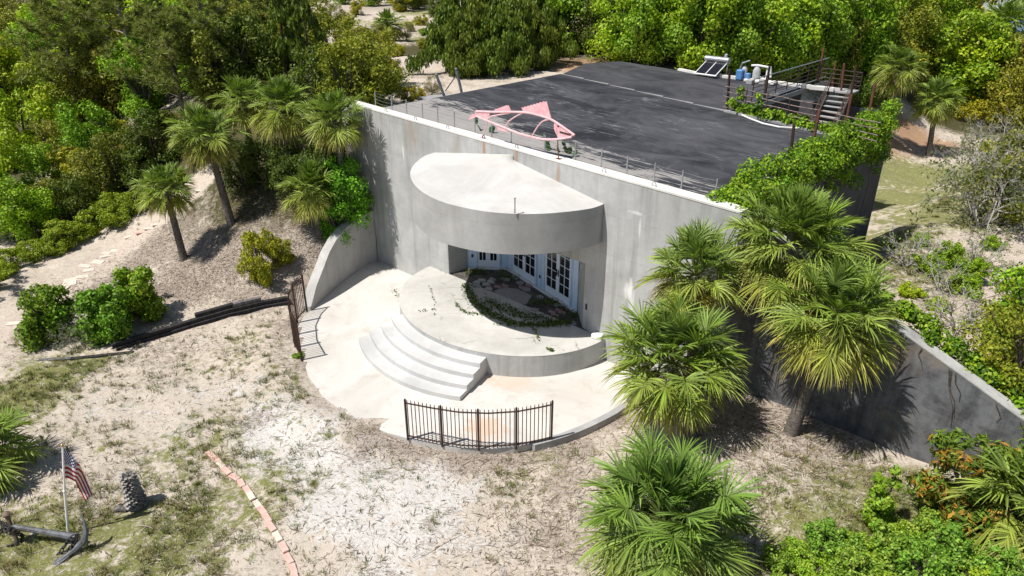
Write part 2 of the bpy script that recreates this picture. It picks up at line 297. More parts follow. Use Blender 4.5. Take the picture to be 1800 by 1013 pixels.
# ------------------------------------------------------------------ object builders
ORG = {}
def tag(o, label=None, cat=None, group=None, kind=None):
    if label: o['label'] = label
    if cat: o['category'] = cat
    if group: o['group'] = group
    if kind: o['kind'] = kind
    return o
def thing(name, label, cat, at=(0, 0, 0), group=None, frame='W'):   # an Empty at the thing's base; frame 'B' = along / into the house
    o = bpy.data.objects.new(name, None); o.empty_display_size = .3; COL.objects.link(o)
    o.location = sn2w(*at) if frame == 'B' else at
    if frame == 'B': o.rotation_euler = (0, 0, B_ROT)
    ORG[o.name] = np.array(at, float)
    return tag(o, label, cat, group)
class MB:
    def __init__(s): s.v = []; s.f = []; s.uv = None
    def add(s, vs, fs):
        k = len(s.v); s.v += [tuple(map(float, p)) for p in vs]; s.f += [tuple(i+k for i in f) for f in fs]; return s
    def box(s, c, sz, rot=0.0, tilt=None):
        hx, hy, hz = sz[0]/2, sz[1]/2, sz[2]/2
        P = [Vector((x, y, z)) for z in (-hz, hz) for x, y in ((-hx, -hy), (hx, -hy), (hx, hy), (-hx, hy))]
        Mx = Matrix.Rotation(rot, 3, 'Z')
        if tilt: Mx = Mx @ Matrix.Rotation(tilt[0], 3, 'X') @ Matrix.Rotation(tilt[1], 3, 'Y')
        C = Vector(c)
        return s.add([Mx@p + C for p in P], [(0, 3, 2, 1), (4, 5, 6, 7), (0, 1, 5, 4), (1, 2, 6, 5), (2, 3, 7, 6), (3, 0, 4, 7)])
    def bev(s, c, sz, b=.02, rot=0.0, tilt=None):      # box with chamfered edges
        hx, hy, hz = sz[0]/2, sz[1]/2, sz[2]/2; b = min(b, hx*.6, hy*.6, hz*.6)
        def ring(x, y, z, q): return [(-x+q, -y, z), (x-q, -y, z), (x, -y+q, z), (x, y-q, z), (x-q, y, z), (-x+q, y, z), (-x, y-q, z), (-x, -y+q, z)]
        P = ring(hx-b, hy-b, -hz, b*.4)+ring(hx, hy, -hz+b, b)+ring(hx, hy, hz-b, b)+ring(hx-b, hy-b, hz, b*.4)
        Mx = Matrix.Rotation(rot, 3, 'Z')
        if tilt: Mx = Mx @ Matrix.Rotation(tilt[0], 3, 'X') @ Matrix.Rotation(tilt[1], 3, 'Y')
        C = Vector(c); F = [tuple(range(7, -1, -1)), tuple(range(24, 32))]
        for k in range(3): F += [(k*8+i, k*8+(i+1) % 8, k*8+8+(i+1) % 8, k*8+8+i) for i in range(8)]
        return s.add([Mx@Vector(p)+C for p in P], F)
    def prism(s, poly, z0, z1):                       # poly counter-clockwise; z0, z1 numbers or functions of (x, y)
        n = len(poly); f0 = z0 if callable(z0) else (lambda x, y: z0); f1 = z1 if callable(z1) else (lambda x, y: z1)
        P = [(x, y, f0(x, y)) for x, y in poly]+[(x, y, f1(x, y)) for x, y in poly]
        return s.add(P, [tuple(range(n-1, -1, -1)), tuple(range(n, 2*n))]+[(i, (i+1) % n, n+(i+1) % n, n+i) for i in range(n)])
    def tube(s, pts, r, k=8, cap=True):
        pts = [Vector(p) for p in pts]; n = len(pts); rr = r if isinstance(r, (list, tuple)) else [r]*n
        V = []; F = []; up = None
        for i, p in enumerate(pts):
            t = (pts[min(i+1, n-1)]-pts[max(i-1, 0)]).normalized()
            if up is None: up = t.orthogonal().normalized()
            up = (up - t*up.dot(t)); up = up.normalized() if up.length > 1e-6 else t.orthogonal().normalized()
            w = t.cross(up)
            for j in range(k):
                a = 2*math.pi*j/k; V.append(p+(up*math.cos(a)+w*math.sin(a))*rr[i])
        for i in range(n-1):
            for j in range(k): F.append((i*k+j, i*k+(j+1) % k, (i+1)*k+(j+1) % k, (i+1)*k+j))
        if cap: F += [tuple(range(k-1, -1, -1)), tuple((n-1)*k+j for j in range(k))]
        return s.add(V, F)
    def lathe(s, c, prof, k=16):
        V = [(c[0]+r*math.cos(2*math.pi*j/k), c[1]+r*math.sin(2*math.pi*j/k), c[2]+z) for r, z in prof for j in range(k)]
        F = [(i*k+j, i*k+(j+1) % k, (i+1)*k+(j+1) % k, (i+1)*k+j) for i in range(len(prof)-1) for j in range(k)]
        F += [tuple(range(k-1, -1, -1)), tuple((len(prof)-1)*k+j for j in range(k))]
        return s.add(V, F)
    def plate(s, poly3, nrm, th):                     # flat outline in space given a thickness along nrm
        nv = Vector(nrm).normalized()*th/2; P = [Vector(p) for p in poly3]; n = len(P)
        return s.add([p-nv for p in P]+[p+nv for p in P], [tuple(range(n-1, -1, -1)), tuple(range(n, 2*n))]+[(i, (i+1) % n, n+(i+1) % n, n+i) for i in range(n)])
    def build(s, name, mat, parent=None, smooth=False, at=None, frame='W'):
        o0 = np.zeros(3)
        if parent is not None:
            q = parent
            while q is not None:
                if q.name in ORG: o0 = ORG[q.name]; break
                q = q.parent
        elif at is not None: o0 = np.array(at, float)
        me = bpy.data.meshes.new(name); me.from_pydata([tuple(np.array(v)-o0) for v in s.v], [], s.f); me.validate(); me.update()
        me.materials.append(mat)
        if smooth: me.polygons.foreach_set('use_smooth', [True]*len(me.polygons)); me.set_sharp_from_angle(angle=R(38))
        o = bpy.data.objects.new(name, me); COL.objects.link(o)
        if parent is not None: o.parent = parent
        else:
            if at is not None:
                o.location = sn2w(*at) if frame == 'B' else at
            elif frame == 'B': o.location = B0
            if frame == 'B': o.rotation_euler = (0, 0, B_ROT)
            ORG[o.name] = o0
        return o
def np_mesh(name, V, F, col, mat):                    # fast mesh from arrays: F = list of face arrays (n,3)/(n,4); col per vertex
    me = bpy.data.meshes.new(name); V = np.asarray(V, np.float32); me.vertices.add(len(V)); me.vertices.foreach_set('co', V.ravel())
    loops = np.concatenate([f.ravel() for f in F]).astype(np.int32); tot = np.concatenate([np.full(len(f), f.shape[1], np.int32) for f in F])
    me.loops.add(len(loops)); me.loops.foreach_set('vertex_index', loops)
    me.polygons.add(len(tot)); st = np.concatenate([[0], np.cumsum(tot)[:-1]]).astype(np.int32)
    me.polygons.foreach_set('loop_start', st)
    me.update(calc_edges=True)
    if col is not None:
        a = me.attributes.new('Col', 'FLOAT_COLOR', 'POINT'); c = np.ones((len(V), 4), np.float32); c[:, :3] = col; a.data.foreach_set('color', c.ravel())
    me.materials.append(mat); return me
def link(name, me, parent=None, loc=None, color=None):
    o = bpy.data.objects.new(name, me); COL.objects.link(o)
    if parent is not None: o.parent = parent
    if loc is not None: o.location = loc
    if color is not None: o.color = (*color, 1)
    return o

# ------------------------------------------------------------------ the ground, one sheet to the horizon
PIX_GRASS = [(560,850,1.4,.6),(590,765,1.0,.6),(520,740,1.0,.6),(640,860,1.2,.4),(480,800,1.2,.6),(680,830,1.0,.4),(770,900,1.2,.35),(700,960,1.2,.35),(600,940,1.2,.4),(200,780,1.6,.5),(120,760,1.4,.5),(420,640,1.4,.6),(880,850,1.2,.5),(90,655,2.0,1),(30,700,2.2,1),(150,640,1.2,.9),(60,600,1,.7),(330,800,2.2,.75),(430,880,2.4,.8),(300,960,2.4,.95),(210,930,1.6,.9),(40,960,2.2,1),(120,1000,2,.9),
    (380,760,1.8,.6),(480,690,1.5,.55),(520,700,1,.5),(430,600,1.4,.6),(500,660,1.3,.6),(350,650,1.6,.55),(260,690,1.5,.5),(950,830,1.5,.6),(930,870,1.6,.45),(840,910,1.4,.4),
    (620,745,1.2,.5),(700,770,.9,.4),(1610,310,5,1.15),(1580,350,4,1.1),(1650,380,4,1.0),(1560,420,3,1),(1700,330,4,.8),(1680,450,3,.7),(1600,480,3,.8),(650,60,6,1),(600,40,5,1),(760,70,5,.9),(700,40,6,1),(740,20,7,1),(560,30,5,.9),(1500,960,3,1),(1600,930,3,1),(1420,990,2,.9),
    (330,860,2,.6),(530,760,1,.4),(960,900,1.2,.35),(1640,480,2,.6),(1700,600,3,.5),(250,400,1.5,.3),(480,560,1.2,.35)]
PIX_WHITE = [(300,760,2,.45),(400,700,2,.5),(180,720,2,.45),(860,960,2,.45),(450,930,1.6,.5),(1000,880,1.6,.35),(1400,870,2,.5),(640,820,2.2,.7),(500,770,1.6,1),(540,820,1.8,1),(620,880,2.0,1),(740,880,1.6,1),(700,930,1.8,.9),(560,740,1.2,.9),(470,720,1,.8),(840,860,.9,.7),(330,700,2.0,.5),(230,740,1.8,.5),(640,980,1.6,.6),(540,950,1.4,.5),(760,840,1.2,.8)]
PIX_LITTER = [(640,55,7,.9),(720,55,7,.8),(580,28,8,.8),(690,10,12,.9),(760,70,6,.8),(620,75,5,.8),(150,530,1.8,.9),(200,500,1.8,.9),(250,460,1.6,1),(290,425,1.5,1),(320,400,1.4,1),(340,430,1.6,1),(270,520,1.6,.9),(350,500,1.8,.9),(330,470,1.5,1),(400,430,1.8,1),(440,390,1.6,1),(60,600,1.2,.6),(110,500,1.0,.6),(420,460,1.6,1),(450,440,3,.9),(380,480,2.6,.8),(520,450,2.4,1),(560,420,2,1),(300,500,2,.6),(440,520,2,.8),(400,380,2,.7),(650,770,1.2,.8),(720,790,1,.9),(820,805,1,1),(900,805,.9,1),(1000,790,1,.9),(1080,740,1,.9),
    (1000,850,1.6,.7),(1000,950,2,.7),(930,960,2,.5),(1400,700,2,.9),(1300,740,2,1),(1440,790,1.8,.8),(1500,850,1.5,.6),(1350,850,1.6,.5),(540,640,1,.7),(520,580,1.2,.8),(460,740,1,.4),(280,620,2,.5),(1680,520,3,.7),(1600,470,2.5,.6),
    (760,130,3,.8),(830,110,3,.5),(580,480,1,.8),(350,950,1.4,.4),(600,1000,1.5,.4),(1600,240,3,.9),(1040,110,4,.8),(100,880,1.4,.3),(200,860,1.2,.3)]
PIX_FOREST = [(60,200,9,1),(200,150,12,1),(350,100,14,1),(450,200,7,1),(60,380,4,1),(200,330,4,1),(300,250,6,1),(480,300,3.5,1),(440,330,2.5,1),(530,330,2.2,1),(560,120,9,1),(40,60,18,1),(300,20,20,1),(430,380,1.2,.7)]
def blobs(px, X, Y, soft=.9):
    out = np.zeros_like(X)
    for u, v, r, k in px:
        p = G(u, v); d = np.hypot(X-p[0], Y-p[1])/r
        out = np.maximum(out, k*np.clip(1.25-d*.9, 0, 1))
    return out
def seg_mask(px, X, Y, w):
    pts = [G(u, v)[:2] for u, v in px]; best = np.full(X.shape, 1e9)
    for a, b in zip(pts[:-1], pts[1:]):
        ab = b-a; t = np.clip(((X-a[0])*ab[0]+(Y-a[1])*ab[1])/max(ab@ab, 1e-9), 0, 1)
        best = np.minimum(best, np.hypot(X-a[0]-t*ab[0], Y-a[1]-t*ab[1]))
    return np.clip(1.4-best/w, 0, 1)
def axis(lo, hi, step, far):
    fine = np.arange(lo, hi+step, step); g = []; q = step; x = 0
    while x < far: q *= 1.35; x += q; g.append(x)
    g = np.array(g); return np.concatenate([(lo-g)[::-1], fine, hi+g])
def make_ground():
    xs = axis(-36, 30, .25, 3500); ys = axis(7, 82, .25, 3500)
    X, Y = np.meshgrid(xs, ys); Z = terrain(X, Y); nx, ny = len(xs), len(ys)
    far = np.hypot(X, Y-25); Z = Z*ss(900, 200, far) + 1.0*ss(200, 900, far)
    V = np.stack([X.ravel(), Y.ravel(), Z.ravel()], 1)
    i = np.arange(nx*ny).reshape(ny, nx); F = np.stack([i[:-1, :-1].ravel(), i[:-1, 1:].ravel(), i[1:, 1:].ravel(), i[1:, :-1].ravel()], 1)
    me = np_mesh('ground', V, [F], None, None)
    s = (X-B0[0])*D[0]+(Y-B0[1])*D[1]; n = (X-B0[0])*N[0]+(Y-B0[1])*N[1]
    path = seg_mask([(-80, 620), (0, 590), (90, 525), (150, 480), (200, 445), (250, 405), (310, 360), (350, 325), (380, 290)], X, Y, .78)
    sand = np.maximum(path, seg_mask([(1800, 430), (1740, 480), (1700, 600), (1690, 650)], X, Y, 1.6)); sand = np.maximum(sand, blobs([(710,105,3,1),(735,120,2,1),(680,24,2.5,.7),(600,18,4,.7),(560,12,3,.6),(1780,450,3,1),(1790,380,2,.8)], X, Y))
    grass = blobs(PIX_GRASS, X, Y); white = blobs(PIX_WHITE, X, Y); lit = blobs(PIX_LITTER, X, Y); forest = blobs(PIX_FOREST, X, Y)
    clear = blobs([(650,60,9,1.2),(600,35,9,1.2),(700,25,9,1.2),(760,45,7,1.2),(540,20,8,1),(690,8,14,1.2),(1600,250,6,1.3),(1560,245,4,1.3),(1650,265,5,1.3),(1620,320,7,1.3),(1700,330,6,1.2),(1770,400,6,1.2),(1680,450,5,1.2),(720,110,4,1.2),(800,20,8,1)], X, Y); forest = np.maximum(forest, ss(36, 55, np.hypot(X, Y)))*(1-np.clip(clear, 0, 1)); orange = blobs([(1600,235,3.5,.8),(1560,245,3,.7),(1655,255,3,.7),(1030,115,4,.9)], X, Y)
    ring = np.clip(1-np.abs(np.hypot(s-PATIO_C[0], n-PATIO_C[1])-PATIO_R-.5)/.9, 0, 1)*.62
    lit = np.maximum(lit, ring)*(1-path)
    for nm, arr in (('grass', grass), ('white', white), ('litter', lit), ('forest', forest*(1-sand)), ('sand', sand), ('orange', orange)):
        a = me.attributes.new(nm, 'FLOAT', 'POINT'); a.data.foreach_set('value', arr.ravel().astype(np.float32))
    m = NT('sandy_ground'); c = m.coord('Object'); at = lambda k: m.node('Attribute', attribute_name=k).outputs['Fac']
    n1 = m.noise(c, .8, 6, .68, .6); n2 = m.noise(c, 3.2, 6, .72, .4); n3 = m.noise(c, 11, 5, .75, .3); n4 = m.noise(c, 34, 4, .75); n5 = m.noise(m.scaled(c, (3, 9, 1), .5), 3.0, 5, .75, .6)
    col = m.mix(m.ramp(n2, [(.36, 0.0), (.62, 1.0)]), (.615, .545, .46), (.50, .435, .36))
    def blend(mask, nz, gain, lo, hi): return m.ramp(m.math('ADD', mask, m.math('MULTIPLY', m.math('SUBTRACT', nz, .5), gain)), [(lo, 0.0), (hi, 1.0)])
    col = m.mix(blend(at('white'), m.math('ADD', m.math('MULTIPLY', n1, .5), m.math('MULTIPLY', n2, .5)), 4.2, .45, .75), col, m.mix(n3, (.70, .68, .65), (.60, .575, .54)))
    col = m.mix(m.math('MULTIPLY', m.ramp(n3, [(.52, 0.0), (.66, 1.0)]), .30), col, (.36, .29, .225))
    crumbs = m.ramp(m.math('ADD', n5, m.math('MULTIPLY', m.math('SUBTRACT', n1, .5), .8)), [(.56, 0.0), (.62, 1.0)])
    col = m.mix(m.math('MULTIPLY', crumbs, .72), col, (.245, .195, .155))
    lw = blend(at('litter'), n2, 1.6, .42, .72)
    litc = m.mix(m.ramp(n4, [(.38, 0.0), (.62, 1.0)]), (.20, .16, .13), (.50, .43, .37))
    col = m.mix(m.math('MULTIPLY', lw, .78), col, litc)
    gw = blend(at('grass'), n2, 2.3, .55, .85); gcol = m.mix(m.ramp(n4, [(.36, 0.0), (.60, 1.0)]), (.12, .145, .030), (.27, .26, .10))
    gcol = m.mix(m.ramp(n1, [(.4, 0.0), (.6, 1.0)]), gcol, m.mix(n4, (.13, .185, .032), (.25, .22, .10)))
    col = m.mix(m.math('MULTIPLY', gw, m.ramp(n3, [(.34, .35), (.50, 1.0)])), col, gcol)
    col = m.mix(blend(at('orange'), n2, 1.3, .4, .7), col, m.mix(n3, (.42, .24, .13), (.34, .25, .18)))
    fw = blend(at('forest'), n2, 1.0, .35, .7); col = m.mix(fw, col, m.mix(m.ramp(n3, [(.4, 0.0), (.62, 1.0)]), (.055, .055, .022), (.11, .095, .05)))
    sw = blend(at('sand'), n2, .9, .42, .7); col = m.mix(sw, col, m.mix(m.ramp(n3, [(.45, 0.0), (.7, 1.0)]), (.58, .50, .42), (.40, .32, .27)))
    m.bump(m.math('ADD', m.math('MULTIPLY', n3, 1.2), m.math('ADD', n4, m.math('MULTIPLY', n2, 2.0))), .7, .05)
    m.fin(col, .95, 0, .1); me.materials.clear(); me.materials.append(m.m)
    me.polygons.foreach_set('use_smooth', [True]*len(me.polygons))
    tag(link('ground', me), kind='structure')
make_ground()

# ------------------------------------------------------------------ the forecourt
def arc_pts(c, rx, ry, a0, a1, k): return [(c[0]+rx*math.cos(a0+(a1-a0)*i/k), c[1]+ry*math.sin(a0+(a1-a0)*i/k)) for i in range(k+1)]
def forecourt():
    outer = [(-9.33, -4.4), (-9.04, -5.0), (-8.47, -5.62), (-7.6, -6.15), (-6.6, -6.5), (-5.6, -6.95), (-4.29, -7.27), (-3.3, -7.3), (-2.44, -7.22), (-1.6, -7.05), (-.9, -6.78), (-.3, -6.5), (.25, -6.22), (.8, -5.75), (1.33, -5.22), (1.81, -4.36), (2.1, -3.6), (2.3, -2.9), (2.4, -1.67), (2.4, -.003)]
    left = [(-11.25, -.003), (-11.2, -.5), (-10.9, -1.14), (-10.45, -2.31), (-9.89, -3.34)]
    b = MB(); b.prism(left+outer, -.35, .0)
    o = b.build('forecourt', M_patio, None, frame='B'); tag(o, kind='structure')
    k = MB()                                          # low kerb on the right, where the ground falls away
    pts = [(1.60, -4.80), (1.80, -4.38), (1.98, -3.95), (2.12, -3.5), (2.22, -3.1), (2.32, -2.6), (2.38, -2.2), (2.42, -1.6)]
    k.prism([(x+.10, y+.0) for x, y in pts]+[(x-.10, y) for x, y in pts[::-1]], -.3, .05)
    tag(k.build('kerb', M_gray, None, frame='B'), kind='structure')
forecourt()

# ------------------------------------------------------------------ the concrete house
ZT = lambda s: 6.03-.03*s                            # top of the front wall
ZR = lambda s, n: 5.88-.03*s                         # flat roof
def roofsn(u, v, dz=0.0):
    z = 5.9
    for _ in range(6): s, n = gsn(u, v, z); z = ZR(s, n)+dz
    return s, n
house = thing('concrete_house', 'low concrete house with a black flat roof and a half round porch canopy', 'house', (0, 0, 0), None, 'B')
TH = .42
def front_wall():
    L0, L1 = -11.1, 4.3; oa, ob, oz = -6.72, -.06, 3.07
    b = MB()
    zc = lambda x, y: ZT(x)-.05
    b.prism([(L0, 0), (oa, 0), (oa, TH), (L0, TH)], -.5, zc)
    b.prism([(ob, 0), (L1, 0), (L1, TH), (ob, TH)], -.5, zc)
    b.prism([(oa, 0), (ob, 0), (ob, TH), (oa, TH)], oz, zc)
    w = b.build('front_wall', M_wall, house)
    c = MB(); c.prism([(L0-1.5, -.012), (L1-.02, -.012), (L1-.02, TH+.012), (L0-1.5, TH+.012)], zc, lambda x, y: ZT(x)); c.build('coping', M_coping, w)
    for u, v in [(678, 191), (730, 206), (787, 222), (850, 240), (908, 258), (1062, 299), (1150, 322)]:
        q = gp(u, v, sn2w(0, .1), N); s, n = w2sn(q); z = ZT(s); l = MB()
        l.tube([(s-.06, .1, z-.02), (s-.06, .1, z+.06), (s-.035, .1, z+.11), (s+.035, .1, z+.11), (s+.06, .1, z+.06), (s+.06, .1, z-.02)], .012, 6)
        l.build('lifting_eye', M_rust if u in (850, 908) else M_galv, w)
    # joint and the stub of wall left of it, bending back and down the dune
    st = MB(); st.prism([(-12.6, 0), (-11.15, 0), (-11.15, TH), (-12.6, TH)], 1.0, zc)
    st.build('wall_end_panel', M_wall, house)
    j = MB(); j.box((-11.125, .09, 3.6), (.05, .1, 5.4)); j.build('expansion_joint', M_rubber, house)
    # splayed recess: jambs, soffit, door wall behind
    return w
fw_o = front_wall()
Lp, Mp, Rp = (-6.63, .91), (-5.43, 1.87), (-1.32, .84)
def recess():
    for nm, pts in (('jamb', [(-.06, 0.003), (-.06, TH+.3), (-.9, 1.25), (-1.30, .86), (-.52, .12)]), ('jamb', [(-6.72, .003), (-6.61, .93), (-6.9, 1.2), (-7.0, .5)])):
        b = MB(); b.prism([p for p in pts], -.4, 3.30); b.build(nm, M_wall, house)
    b = MB(); b.prism([(-6.72, TH+.004), (-.06, TH+.004), (-.9, 1.6), (-5.4, 2.4), (-7.0, 1.3)], 3.11, 3.35); b.build('recess_soffit', M_wall, house)
    bed = MB(); bed.prism([(-6.55, -.9), (-5.5, -1.25), (-3.2, -1.25), (-1.2, -.95), (-.15, -.2), (-.2, 0), (-1.3, .9), (-5.43, 1.9), (-6.7, .95)], .2, .724)
    tag(bed.build('planting_bed', M_soil, None, frame='B'), kind='structure')
recess()
def french_doors():
    Z0 = .80
    def run(a, c, items):
        t = np.array([c[0]-a[0], c[1]-a[1]]); L = np.linalg.norm(t); t /= L; ang = math.atan2(t[1], t[0]); nr = np.array([t[1], -t[0]])   # nr points out
        def at(x, o, z): return (a[0]+t[0]*x+nr[0]*o, a[1]+t[1]*x+nr[1]*o, z)
        sill = MB(); sill.box(at(L/2, .03, Z0-.06), (L, .16, .10), ang); sill.build('door_sill', M_whitepaint, house)
        x = 0.0
        for x0, x1 in items+[(L, L)]:
            if x0-x > .02:
                p = MB(); p.box(at((x+x0)/2, -.03, (Z0+3.1)/2), (x0-x, .06, 3.1-Z0), ang)
                k = max(1, int((x0-x)/.17))
                for i in range(k+1): p.box(at(x+(x0-x)*i/k*.94+.02, .012, (Z0+3.1)/2), (.03, .028, 3.1-Z0), ang)
                p.build('panelling', M_doorblue, house)
            if x1 > x0:
                w = x1-x0; top = 2.95
                d = MB()
                for q in (x0+.03, x1-.03): d.box(at(q, .012, (Z0+top)/2), (.06, .11, top-Z0), ang)
                d.box(at((x0+x1)/2, .012, top+.04), (w, .11, .08), ang); d.box(at((x0+x1)/2, -.03, (top+.08+3.1)/2), (w, .06, 3.02-top), ang)
                do = d.build('french_door', M_doorblue, house)
                lw = (w-.13)/2
                for q in (0, 1):
                    lx = x0+.062+q*(lw+.006); lf = MB(); st = .085
                    for e in (lx+st/2, lx+lw-st/2): lf.box(at(e, .0, (Z0+top)/2), (st, .045, top-Z0-.01), ang)
                    lf.box(at(lx+lw/2, 0, Z0+.14), (lw-2*st, .045, .26), ang); lf.box(at(lx+lw/2, 0, top-.07), (lw-2*st, .045, .12), ang)
                    gw = lw-2*st; g0, g1 = Z0+.27, top-.13
                    lf.box(at(lx+lw/2, .0, (g0+g1)/2), (.024, .04, g1-g0), ang)
                    for r in range(1, 5): lf.box(at(lx+lw/2, -.001, g0+(g1-g0)*r/5), (gw, .036, .022), ang)
                    leaf = lf.build('door_leaf', M_trim, do)
                    gl = MB(); gl.box(at(lx+lw/2, -.006, (g0+g1)/2), (gw, .012, g1-g0), ang); gl.build('glass', M_glass, leaf) if False else gl.build('glass', M_glass, do)
                    hd = MB(); hx = lx+lw-.045 if q == 0 else lx+.045
                    hd.box(at(hx, .032, Z0+.98), (.035, .02, .24), ang); hd.tube([at(hx, .04, Z0+1.0), at(hx, .085, Z0+1.0), at(hx+(.09 if q else -.09), .085, Z0+1.0)], .012, 6)
                    hd.build('handle', M_black, do)
            x = x1
        return at, ang
    at1, a1 = run(Lp, Mp, [(.30, 1.25)])
    at2, a2 = run(Mp, Rp, [(.28, 1.92), (2.36, 3.94)])
    for at, a, x in ((at1, a1, .18), (at2, a2, 2.14)):
        b = MB(); b.bev(at(x, .05, 1.25), (.07, .03, .12), .008, a); b.build('socket_box', M_black, house)
french_doors()
for (s, n, z) in ((-.34, .13, 1.55), (-.95, .62, 2.6)):
    b = MB(); b.bev((s-.06, n-.03, z), (.10, .06, .20), .012, math.atan2(.77, -.78)); b.build('electrical_box', M_black if z < 2 else M_grey, house)

def canopy():
    rim = [(-7.2, -.004), (-7.12, -.55), (-6.75, -1.25), (-6.2, -1.95), (-5.5, -2.52), (-4.75, -2.92), (-4.0, -3.15), (-3.25, -3.22), (-2.5, -3.1), (-1.8, -2.85), (-1.15, -2.42), (-.62, -1.86), (-.22, -1.22), (.04, -.66), (.11, -.32), (.11, -.004)]
    # denser outline
    P = []
    for i in range(len(rim)-1):
        p0 = rim[max(i-1, 0)]; p1, p2 = rim[i], rim[i+1]; p3 = rim[min(i+2, len(rim)-1)]
        for t in (0, .25, .5, .75):
            P.append(tuple(.5*((2*p1[k])+(-p0[k]+p2[k])*t+(2*p0[k]-5*p1[k]+4*p2[k]-p3[k])*t*t+(-p0[k]+3*p1[k]-3*p2[k]+p3[k])*t**3) for k in (0, 1)))
    P.append(rim[-1]); n = len(P)
    zt = lambda s: 5.22-.025*(s+3.5)
    b = MB(); V = [(x, y, 3.93) for x, y in P]+[(x, y, zt(x)) for x, y in P]
    F = [(i, i+1, n+i+1, n+i) for i in range(n-1)]+[(0, n, 2*n-1, n-1), tuple(range(n-1, -1, -1))]
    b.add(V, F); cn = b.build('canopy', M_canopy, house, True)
    t = MB(); pk = (-3.44, -.003, 5.84); k = 8; V = []; F = []
    for i, (x, y) in enumerate(P):
        for j in range(k+1):
            q = j/k; zz = zt(x)+.004+(pk[2]-zt(pk[0]))*(q if q > 0 else 0)
            V.append((x+(pk[0]-x)*q, y+(pk[1]-y)*q, zz))
    for i in range(n-1):
        for j in range(k): F.append((i*(k+1)+j, (i+1)*(k+1)+j, (i+1)*(k+1)+j+1, i*(k+1)+j+1))
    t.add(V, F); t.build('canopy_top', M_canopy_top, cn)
    s, nn = gsn(905, 372, 5.25); p = MB(); p.tube([(s, nn, 5.2), (s, nn, 5.62)], .018, 8); p.lathe((s, nn, 5.62), [(.03, 0), (.03, .03), (.005, .045)], 8); p.build('vent_pipe', M_galv, cn)
canopy()

def roofs():
    a = roofsn(690, 186); f = roofsn(985, 130); st = roofsn(1280, 197)
    xl = a[0]; X1 = 3.5
    stepn = lambda s: f[1]+(st[1]-f[1])*(s-f[0])/(st[0]-f[0])
    P1 = [(xl, TH+.016), (X1, TH+.016), (X1, stepn(X1)), (f[0], f[1])]
    b = MB(); b.prism(P1, lambda x, y: ZR(x, y)-.35, ZR); b.build('roof_deck', M_roof_f, house)
    far1 = roofsn(1080, 108); far2 = roofsn(1160, 119); bk = roofsn(1232, 130); bk2 = roofsn(1470, 159)
    nl = -1.55
    P2 = [(f[0]+.003, f[1]+.004), (nl, stepn(nl)+.004), (nl, bk2[1]), (bk[0], bk[1]+.05), (far2[0], far2[1]+.3), (far1[0], far1[1]+.5), (far1[0]-.8, far1[1]-1.5)]
    ZR2 = lambda x, y: ZR(x, y)-.05
    b = MB(); b.prism(P2, lambda x, y: ZR2(x, y)-.35, ZR2); rr = b.build('rear_roof_deck', M_roof_r, house)
    k = MB()
    def strip(p, q, w, z0, h):
        mx, my = (p[0]+q[0])/2, (p[1]+q[1])/2; L = math.hypot(q[0]-p[0], q[1]-p[1]); ang = math.atan2(q[1]-p[1], q[0]-p[0])
        for i in range(6):
            t0, t1 = i/6, (i+1)/6; cx = p[0]+(q[0]-p[0])*(t0+t1)/2; cy = p[1]+(q[1]-p[1])*(t0+t1)/2
            k.box((cx, cy, ZR(cx, cy)+z0), (L/6+.002, w, h), ang)
    strip((bk[0], bk[1]), (nl+1.4, bk2[1]+.02), .22, .0, .16); strip((bk[0]-1.4, bk[1]+.25), (bk[0]-.1, bk[1]+.03), .2, -.02, .14)
    k.build('rear_kerb', M_coping, house)
    k = MB(); strip((f[0], f[1]+.02), (nl, stepn(nl)+.02), .06, -.005, .05); k.build('roof_step_edge', M_gray, house)
    k = MB(); strip((nl, stepn(nl)-.06), (X1-.05, stepn(X1)-.06), .14, .03, .10); k.build('stairwell_kerb', M_gray, house)
    # walls that carry the roof: right side, stairwell, left side and back; plus an added dark backing
    w = MB(); w.prism([(X1-.35, TH+.01), (X1-.003, TH+.01), (X1-.003, bk2[1]-3.4), (X1-.35, bk2[1]-3.4)], -.5, lambda x, y: ZR(x, y)-.36); w.build('side_wall', M_side_shaded, house)
    w = MB()
    w.prism([(nl-.3, stepn(nl)+.3), (nl-.004, stepn(nl)+.3), (nl-.004, bk2[1]-.05), (nl-.3, bk2[1]-.05)], -.2, lambda x, y: ZR2(x, y)-.36)
    w.prism([(nl, stepn(nl)-.32), (X1-.36, stepn(X1)-.32), (X1-.36, stepn(X1)-.02), (nl, stepn(nl)-.02)], -.2, lambda x, y: ZR(x, y)-.36)
    w.prism([(nl-.9, bk2[1]+1.1), (1.7, bk2[1]+1.1), (1.7, bk2[1]+1.35), (nl-.9, bk2[1]+1.35)], -.2, 5.0)  # added dark wall behind the stairs, so the void reads as black shade
    w.build('stairwell_wall_and_backing', M_side_shaded, house)
    w = MB(); w.prism([(far1[0]+.2, bk[1]-.4), (nl-.32, bk[1]-.4), (nl-.32, bk[1]-.1), (far1[0]+.2, bk[1]-.1)], 0, lambda x, y: ZR2(x, y)-.36); w.build('back_wall', M_side_shaded, house)
    return stepn, nl, bk2, bk
stepn, NL, BK2, BK = roofs()

